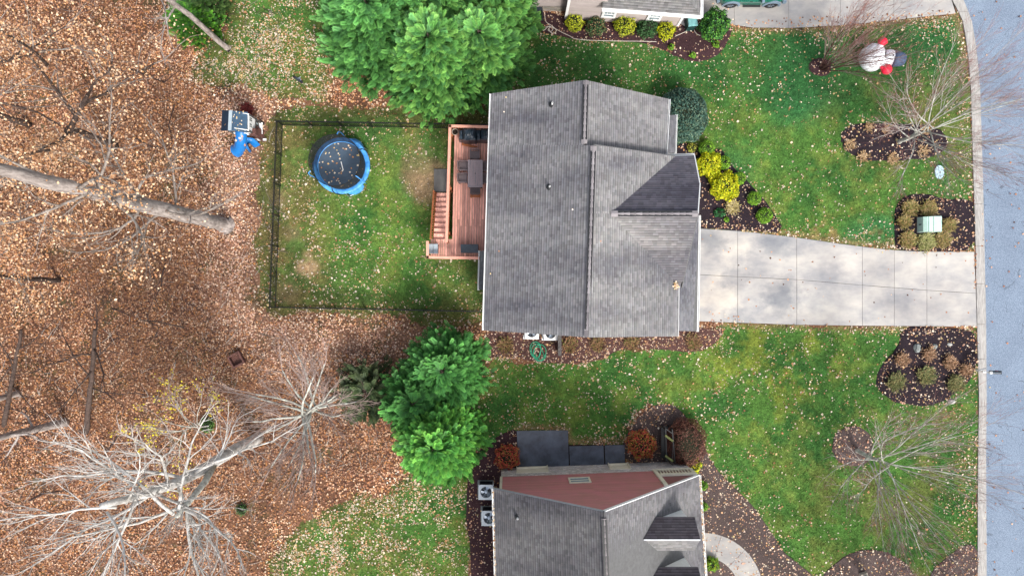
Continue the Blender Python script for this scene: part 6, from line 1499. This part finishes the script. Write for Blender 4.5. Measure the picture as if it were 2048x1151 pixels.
conifer(905, 738, 2.25, 5.2, 'dark green feathery conifer just below the grey roof corner', CYD, 5, nb=210, ns=24, lean=(-.2, .5), size=.42)
conifer(888, 862, 2.15, 7.4, 'bright yellow green feathery conifer at the lower end of the pair', [(.066, .28, .042), (.10, .34, .050), (.05, .22, .04)], 6, nb=300, ns=26, size=.42, lean=(.1, .5))
conifer(845, 785, 1.95, 4.6, 'deep green conifer partly hidden by bare twigs, left in the lower group', CYD, 7, nb=130, ns=20, size=.44)
conifer(745, 775, 1.6, 2.3, 'low dark olive conifer fading into the bare branches', [(.030, .060, .022), (.045, .08, .03)], 8, nb=70, ns=16, size=.42)
conifer(413, 62, 1.30, 3.0, 'small rounded green evergreen behind the grey leaning trunk', [(.05, .19, .02), (.07, .24, .02), (.03, .12, .02)], 9, nb=110, ns=20, size=.30, shape=.4)
conifer(430, 20, 1.35, 3.2, 'duller green evergreen at the upper edge beside the grey trunk', [(.045, .12, .03), (.07, .15, .04), (.03, .08, .02)], 10, nb=100, ns=20, size=.30, shape=.4)

# ------------------------------------------------------------------ bare trees
class Tree:
    def __init__(s, seed): s.r = random.Random(seed); s.lim = []; s.twig = []; s.fine = []; s.tips = []
    def limb(s, o, d, L, r0, lev, nseg=5, up=.18, wob=.22, store=None):
        d = np.array(d, float); d /= np.linalg.norm(d); pts = [np.array(o, float)]; dirs = [d]
        for i in range(nseg):
            w_ = np.array([s.r.gauss(0, 1) for _ in range(3)]) * wob; d = d + w_ * .6 + np.array((0, 0, up)) * .5; d /= np.linalg.norm(d); pts.append(pts[-1] + d * L / nseg); dirs.append(d)
        rad = np.linspace(r0, r0 * (.45 if lev < 3 else .35), nseg + 1)
        (store if store is not None else (s.lim if lev <= 1 else s.twig if lev <= 2 else s.fine)).append((np.array(pts), rad)); return pts, dirs, rad
    def grow(s, o, d, L, r0, lev, maxlev, kids=(5, 6, 6, 5), up=.18, wob=.22, spread=.85, ratio=.55, start=.25, minr=.006):
        pts, dirs, rad = s.limb(o, d, L, r0, lev, 5 if lev < 3 else 4, up, wob)
        if lev >= maxlev: s.tips += [pts[-1], pts[-2]]; return
        n = kids[min(lev, len(kids) - 1)]
        for i in range(n):
            t = start + (1 - start) * (i + s.r.random() * .8) / n; k = t * (len(pts) - 1); j = min(int(k), len(pts) - 2); p = pts[j] + (pts[j + 1] - pts[j]) * (k - j); dd = dirs[j + 1]
            q = np.array([s.r.gauss(0, 1) for _ in range(3)]); q -= dd * np.dot(q, dd); q /= np.linalg.norm(q) + 1e-6
            nd = dd + q * spread * (.7 + .6 * s.r.random()); rr = max(minr, np.interp(k, range(len(rad)), rad) * .62)
            s.grow(p, nd, L * ratio * (1.1 - .45 * t) * (.75 + .5 * s.r.random()), rr, lev + 1, maxlev, kids, up, wob, spread, ratio, start, minr)
        s.grow(pts[-1], dirs[-1], L * ratio, max(minr, rad[-1]), lev + 1, maxlev, kids, up, wob, spread, ratio, start, minr)
    def build(s, root, ml, mt, mf, sides=(7, 4, 3), limit=40):
        s.lim.sort(key=lambda a: -a[1][0])
        for i, (p, r_) in enumerate(s.lim[:limit]): m = MB(); m.tube(p, r_, sides[0]); m.part('branch', ml, root, smooth=True)
        for nm, lst, sd, mm in (('small_branches', s.lim[limit:] + s.twig, sides[1], mt), ('twigs', s.fine, sides[2], mf)):
            Vs, Fs, k = [], [], 0
            for K in sorted(set(len(a[0]) for a in lst)):
                g = [a for a in lst if len(a[0]) == K]; V, F = tubes(np.array([a[0] for a in g]), np.array([a[1] for a in g]), sd); Vs.append(V); Fs.append(F + k); k += len(V)
            if Vs: part(nm, np.concatenate(Vs), np.concatenate(Fs).astype(np.int32), mm, root, kind='stuff')
def trunk(root, pts, rad, m, n=12, flare=True):
    pts = [np.array(p, float) for p in pts]; pts = cr(pts, 4); K = len(pts); rd = np.interp(np.linspace(0, 1, K), np.linspace(0, 1, len(rad)), rad)
    rg = random.Random(int(pts[0][0] * 10)); 
    for i in range(1, K - 1): pts[i] = pts[i] + np.array((rg.gauss(0, .02), rg.gauss(0, .02), 0))
    mb = MB(); mb.tube(pts, rd, n); return mb.part('trunk', m, root, smooth=True)
def T(name, px, py, label, group='bare trees'): return thing(name, P(px, py), label, 'bare tree', group)
def V3(px, py, z_): return P(px, py, z_)

# big pale forked tree at the lower left
r = T('bare_tree', 517, 874, 'large bare tree with a pale grey forked trunk and white branches, lower left')
b = P(517, 874); trunk(r, [b, b + (-.05, .05, 4), b + (-.1, 0, 8), b + (-.4, .1, 11.5), b + (-.8, .5, 15)], [.36, .30, .27, .22, .12], M['bark_w'])
m = MB(); m.tube([b + (-.05, 0, 6.2), b + (.45, -.4, 8.5), b + (.8, -.9, 12)], [.20, .17, .11], 9); m.part('fork', M['bark_l'], r, smooth=True)
t = Tree(3)
for i in range(11):
    a = i * 2.4 + .4; z_ = 8.6 + i * .62; t.grow(b + (-.2 - .05 * i, .02 * i, z_), (cos(a), sin(a), .35), 4.3 - i * .10, .095 - .004 * i, 0, 3, kids=(6, 5, 4), up=.10, wob=.20, spread=.75, ratio=.52)
for i in range(5):
    a = i * 1.3 + 3.6; t.grow(b + (.7, -.8, 10.5 + i * .4), (cos(a), sin(a), .5), 3.8, .09, 0, 3, kids=(6, 5, 4), up=.12, wob=.22, spread=.75, ratio=.52)
t.build(r, M['bark_w'], M['bark_w'], M['twig_w'])
# round bare tree in the lower middle, greenish lichen
r = T('bare_tree', 672, 792, 'round bare tree with green lichen on its central limbs, beside the lower conifers')
b = P(672, 792); trunk(r, [b, b + (.0, 0, 2.5), b + (-.1, 0, 5.2)], [.20, .17, .13], M['bark_l'], 10)
t = Tree(8)
for i in range(17):
    a = i * 2.4; z_ = 4.2 + (i % 6) * .5; t.grow(b + (-.05, 0, z_), (cos(a), sin(a), .30 + .3 * (i % 3)), 3.0 + .5 * (i % 4) * .5, .07, 0, 3, kids=(6, 5, 4), up=.10, wob=.14, spread=.6, ratio=.50, minr=.005)
t.build(r, M['bark_l'], M['twig_t'], M['twig_t'], limit=17)
# trunk with marcescent leaves on the left
def leafy(root, tips, n_per, tones, size, seed, spread=.35):
    rg = np.random.default_rng(seed); tp = np.array(tips); p = np.repeat(tp, n_per, axis=0) + rg.normal(0, spread, (len(tp) * n_per, 3)); d = rg.normal(0, 1, p.shape); d[:, 2] = abs(d[:, 2]) + .4; d /= np.linalg.norm(d, axis=1, keepdims=True)
    V, F, C = foliage_quads(p, d, size * (.7 + .6 * rg.random(len(p))), tones, rg, .3, 1.1); part('dry_leaves', V, F, M['leaf'], root, colors=C)
OAK = [(.60, .34, .17), (.70, .44, .26), (.46, .23, .10), (.75, .54, .36), (.36, .17, .08)]
r = T('oak_tree', 452, 450, 'thick trunked oak leaning left with peach brown dead leaves and lichened limbs', 'oaks')
b = P(452, 450); trunk(r, [b, b + (.02, 0, .35), b + (0, .05, 5), b + (-.3, .2, 10), b + (-.3, .25, 16), b + (-.8, .5, 22)], [.62, .45, .41, .37, .28, .10], M['bark_g'], 14)
t = Tree(12)
for i in range(12):
    a = i * 2.4 + 1.2; z_ = 6.0 + i * .85; t.grow(b + (-.15, .1, z_), (cos(a), sin(a), .25), 4.0 - .06 * i, .075, 0, 2 if i < 3 else 3, kids=(5, 4, 3), up=.08, wob=.30, spread=.9, ratio=.5)
t.build(r, M['bark_o'], M['bark_o'], M['twig_b'], limit=12); tips = t.tips; leafy(r, random.Random(1).sample(tips, min(len(tips), 470)), 9, OAK, .10, 5, .45)
# second oak out at the left edge
r = T('oak_tree', 232, 292, 'slim dark oak left of the playhouse with twisting limbs and tan leaves', 'oaks')
b = P(232, 292); trunk(r, [b, b + (-.1, .1, 4), P(140, 262, 7), P(175, 190, 9)], [.24, .19, .15, .09], M['bark_d'], 9)
t = Tree(15)
path = [(P(140, 262, 7), P(100, 300, 8.5), .10), (P(160, 215, 8), P(235, 120, 10.5), .08), (P(138, 280, 6.4), P(95, 300, 7.2), .08), (P(150, 230, 7.6), P(95, 130, 10.5), .10), (P(175, 190, 9), P(210, 90, 12), .07), (P(100, 300, 8.5), P(20, 310, 10), .07), (P(95, 130, 10.5), P(15, 40, 13), .08)]
for a_, c_, rr_ in path: d_ = c_ - a_; t.grow(a_, d_, np.linalg.norm(d_) * 1.05, rr_, 1, 3, kids=(4, 5, 4), up=.0, wob=.22, spread=.9, ratio=.45)
t.build(r, M['bark_d'], M['bark_o'], M['twig_b'], limit=9); leafy(r, t.tips, 6, OAK, .10, 6)
r = T('oak_tree', 60, 250, 'slender lichened oak near the top left corner with a long curving limb', 'oaks')
b = P(60, 250); trunk(r, [b, b + (-.2, .1, 4), b + (-.3, .6, 8)], [.2, .17, .12], M['bark_d'], 9)
t = Tree(19)
for a_, c_, rr_ in [(b + (-.2, .1, 5), P(0, 80, 10), .10), (b + (-.3, .6, 7.5), P(60, 70, 11), .09), (b + (-.2, .1, 5), P(75, 235, 8), .07), (P(20, 120, 9.5), P(100, 60, 12), .06), (b + (-.2, .3, 6), P(-60, 330, 9), .07)]:
    d_ = c_ - a_; t.grow(a_, d_, np.linalg.norm(d_) * 1.05, rr_, 1, 3, kids=(4, 5, 4), up=.0, wob=.22, spread=.9, ratio=.45)
t.build(r, M['bark_d'], M['bark_o'], M['twig_b'], limit=7); leafy(r, t.tips, 6, OAK, .10, 7)
r = T('oak_tree', 120, 560, 'leafy tan oak crown over the left edge, below the thick trunk', 'oaks')
b = P(120, 560); trunk(r, [b, b + (-.1, .1, 4), b + (-.3, .2, 8)], [.16, .13, .09], M['bark_d'], 8)
t = Tree(23)
for i in range(9): a = i * 2.4; t.grow(b + (-.2, .1, 4.5 + i * .5), (cos(a), sin(a), .3), 2.9, .06, 0, 3, kids=(5, 4, 3), up=.08, wob=.28, spread=.9, ratio=.5)
t.build(r, M['bark_o'], M['bark_o'], M['twig_b'], limit=9); leafy(r, random.Random(2).sample(t.tips, min(len(t.tips), 520)), 10, OAK, .105, 8, .4)
# grey leaning trunk at the top
r = T('bare_tree', 457, 98, 'straight grey trunk at the top left crossing a small evergreen')
b = P(457, 98); trunk(r, [b, b + (0, 0, .3), b + (-.1, .1, 5), b + (-.5, .3, 10)], [.24, .17, .15, .11], M['bark_g'], 10)
t = Tree(27)
for i in range(7): a = i * 2.4 + 2; t.grow(b + (-.25, .15, 5.5 + i * .7), (cos(a), sin(a), .4), 2.6, .05, 0, 3, kids=(4, 4, 3), up=.1, wob=.2, ratio=.5)
t.build(r, M['bark_g'], M['twig_w'], M['twig_t'], limit=7)
# dark slim trunks near the lower left
def slim(px, py, tp, rad, label, seed, nb=6, mat_='bark_d', tw='twig_d', L=2.6):
    r = T('bare_tree', px, py, label); b = P(px, py); q = [b] + [P(*a) for a in tp]; trunk(r, q, list(np.linspace(rad, rad * .5, len(q))), M[mat_], 9); t = Tree(seed)
    for i in range(nb):
        k = (.45 + .5 * i / nb) * (len(q) - 1); j = min(int(k), len(q) - 2); o = q[j] + (q[j + 1] - q[j]) * (k - j); a = i * 2.4 + seed
        t.grow(o, (cos(a), sin(a), .25), L * (.8 + .4 * (i % 3) / 2), rad * .30, 0, 3, kids=(4, 4, 3), up=.05, wob=.25, ratio=.5)
    t.build(r, M[mat_], M[tw], M[tw], limit=nb)
slim(173, 862, [(178, 800, 2.5), (186, 720, 5.5), (190, 660, 8)], .17, 'dark slim trunk rising from the leaves in the lower left, leaning upward', 31, 7)
slim(132, 843, [(60, 860, 3.6), (-20, 880, 7)], .27, 'thick dark stump like trunk running off the left edge, lower one', 33, 3, 'bark_g', L=1.6)
slim(38, 787, [(0, 795, 1.8), (-60, 806, 4.5)], .21, 'short grey trunk running off the left edge, upper one', 35, 2, 'bark_g', L=1.4)
slim(8, 850, [(25, 760, 3), (42, 660, 6)], .15, 'dark thin trunk at the extreme lower left rising towards the top', 37, 4)
slim(368, 655, [(340, 648, 2), (280, 640, 5)], .05, 'thin dark sapling with spreading black twigs in the woods centre', 41, 8, L=3.0)
# yellow leaved sapling
r = T('sapling', 400, 838, 'sapling with scattered yellow leaves and white twigs, lower left', 'saplings')
b = P(425, 850); t = Tree(43)
m = MB(); m.tube([b, b + (-.2, .2, 1.5), b + (-.5, .6, 3.2)], [.05, .04, .025], 7); m.part('trunk', M['bark_l'], r)
for i in range(9): a = 1.2 + i * .42; t.grow(b + (-.3, .3, 1.2 + .25 * i), (cos(a), sin(a), .30), 2.3, .025, 0, 3, kids=(4, 4, 3), up=.05, wob=.25, ratio=.5)
t.build(r, M['bark_l'], M['twig_w'], M['twig_w'], limit=9); leafy(r, random.Random(3).sample(t.tips, 230), 3, [(.62, .52, .03), (.70, .60, .06), (.50, .40, .03)], .10, 9, .12)
shrub(418, 848, 15, .6, 'low dark green bush under the yellow leaved sapling', [(.05, .14, .02), (.08, .20, .03)], seed=61, n=500)
shrub(487, 1015, 12, .6, 'small green sprig in the brown leaves at the lower left', [(.05, .13, .03)], seed=62, n=260, name='perennial', cat='plant')
# front yard trees
def yard_tree(px, py, h, R, label, seed, stems=5, lean=(0, 0), ml='bark_l', mt='twig_w', mf='twig_r', rr_=.038, cut=.12, kids=(6, 5, 4), spread=.5, group='bare front yard trees', n0=14, tr=.14):
    r = T('bare_tree', px, py, label, group); b = P(px, py); t = Tree(seed); rg = random.Random(seed)
    if tr: trunk(r, [b, b + (0, 0, h * cut), b + (lean[0] * .15, lean[1] * .15, h * (cut + .15))], [tr, tr * .8, tr * .6], M[ml], 10)
    for i in range(n0):
        a = i * 2.4 + seed; el = .9 - .06 * i if stems > 6 else .55 + .5 * rg.random(); z_ = h * (cut + .32 * (i / n0)) if tr else .05
        t.grow(b + (lean[0] * .1, lean[1] * .1, z_) if tr else b + (.12 * cos(a), .12 * sin(a), .05), (cos(a) * R * .22 + lean[0], sin(a) * R * .22 + lean[1], el * 1.3 if not tr else el), h * .52 if tr else h * .66, rr_, 0, 3, kids=kids, up=.10, wob=.12, spread=spread, ratio=.52, minr=.0055)
    t.build(r, M[ml], M[mt], M[mf], limit=n0)
yard_tree(1712, 900, 9.0, 4.2, 'bare lichened tree in the round mulch ring, lower right lawn', 5, n0=16, kids=(7, 6, 4))
yard_tree(1796, 284, 8.6, 3.8, 'bare tree with a grey lichened base in the oval mulch bed', 7, n0=15, kids=(7, 6, 5))
yard_tree(1643, 137, 6.6, 1.6, 'bare multi stemmed orange barked tree in the small upper mulch ring', 9, n0=13, tr=0, ml='rust', mt='twig_t', mf='twig_r', rr_=.035, spread=.38, lean=(.15, .1))
yard_tree(1728, 1150, 6.5, 3.0, 'bare tree at the bottom edge in the lowest mulch bed', 11, n0=11)
yard_tree(1905, 1190, 6.0, 3.0, 'bare twiggy tree at the bottom right corner by the kerb', 13, n0=10)
m = MB(); m.box(P(1725, 1147) + (0, 0, .15), (.5, .35, .3), rz=.3, taper=.8); m.solo('rock', M['pot'], 'tan block shaped rock at the bottom edge in the lowest mulch bed', 'rock')

# fallen limbs on the forest floor
def fallen(pts, rad, label, seed, m_='twig_d'):
    q = [P(x, y) + (0, 0, .08 + .06 * (i % 2)) for i, (x, y) in enumerate(pts)]; r = thing('fallen_branch', q[0], label, 'branch', 'fallen branches')
    k = MB(); k.tube(q, np.linspace(rad, rad * .5, len(q)), 6); k.part('limb', M[m_], r); rg = random.Random(seed)
    for i in range(1, len(q)):
        d_ = q[i] - q[i - 1]; s = np.array((-d_[1], d_[0], .1)) * rg.choice((-1, 1)); e = q[i] + d_ * .5 + s * (.5 + rg.random() * .5); k = MB(); k.tube([q[i], (q[i] + e) / 2 + (0, 0, .05), e], [rad * .5, rad * .35, rad * .15], 5); k.part('side_twig', M[m_], r)
fallen([(332, 528), (326, 550), (324, 572), (312, 596)], .05, 'crooked black fallen limb in the middle of the woods floor', 1)
fallen([(225, 617), (245, 622), (262, 632)], .04, 'short dark fallen stick above the black twigs', 2)
fallen([(310, 372), (298, 392), (284, 404)], .05, 'dark fallen branch just above the thick oak trunk', 3)
fallen([(268, 275), (300, 292), (320, 300)], .05, 'brown fallen branch left of the playhouse', 4)
fallen([(295, 628), (300, 645), (318, 652)], .04, 'small dark branched stick right of the crooked limb', 5)
fallen([(238, 870), (222, 895), (206, 915), (192, 925)], .05, 'long dark stick above the pale forked tree', 6)
fallen([(250, 135), (290, 150), (330, 166)], .05, 'dark fallen limb near the small evergreen at the top', 7)
fallen([(412, 1060), (398, 1085), (385, 1100)], .06, 'dark stick in orange leaves at the bottom', 8)
fallen([(60, 1000), (90, 985), (130, 980)], .05, 'dark fallen limb under the white branches', 9)
fallen([(350, 210), (340, 250), (345, 280)], .035, 'thin dark stick on the leaves left of the playhouse roof', 10)
print('objects', len(bpy.data.objects), 'tris', sum(len(o.data.loops) - 2 * len(o.data.polygons) for o in bpy.data.objects if o.type == 'MESH'))
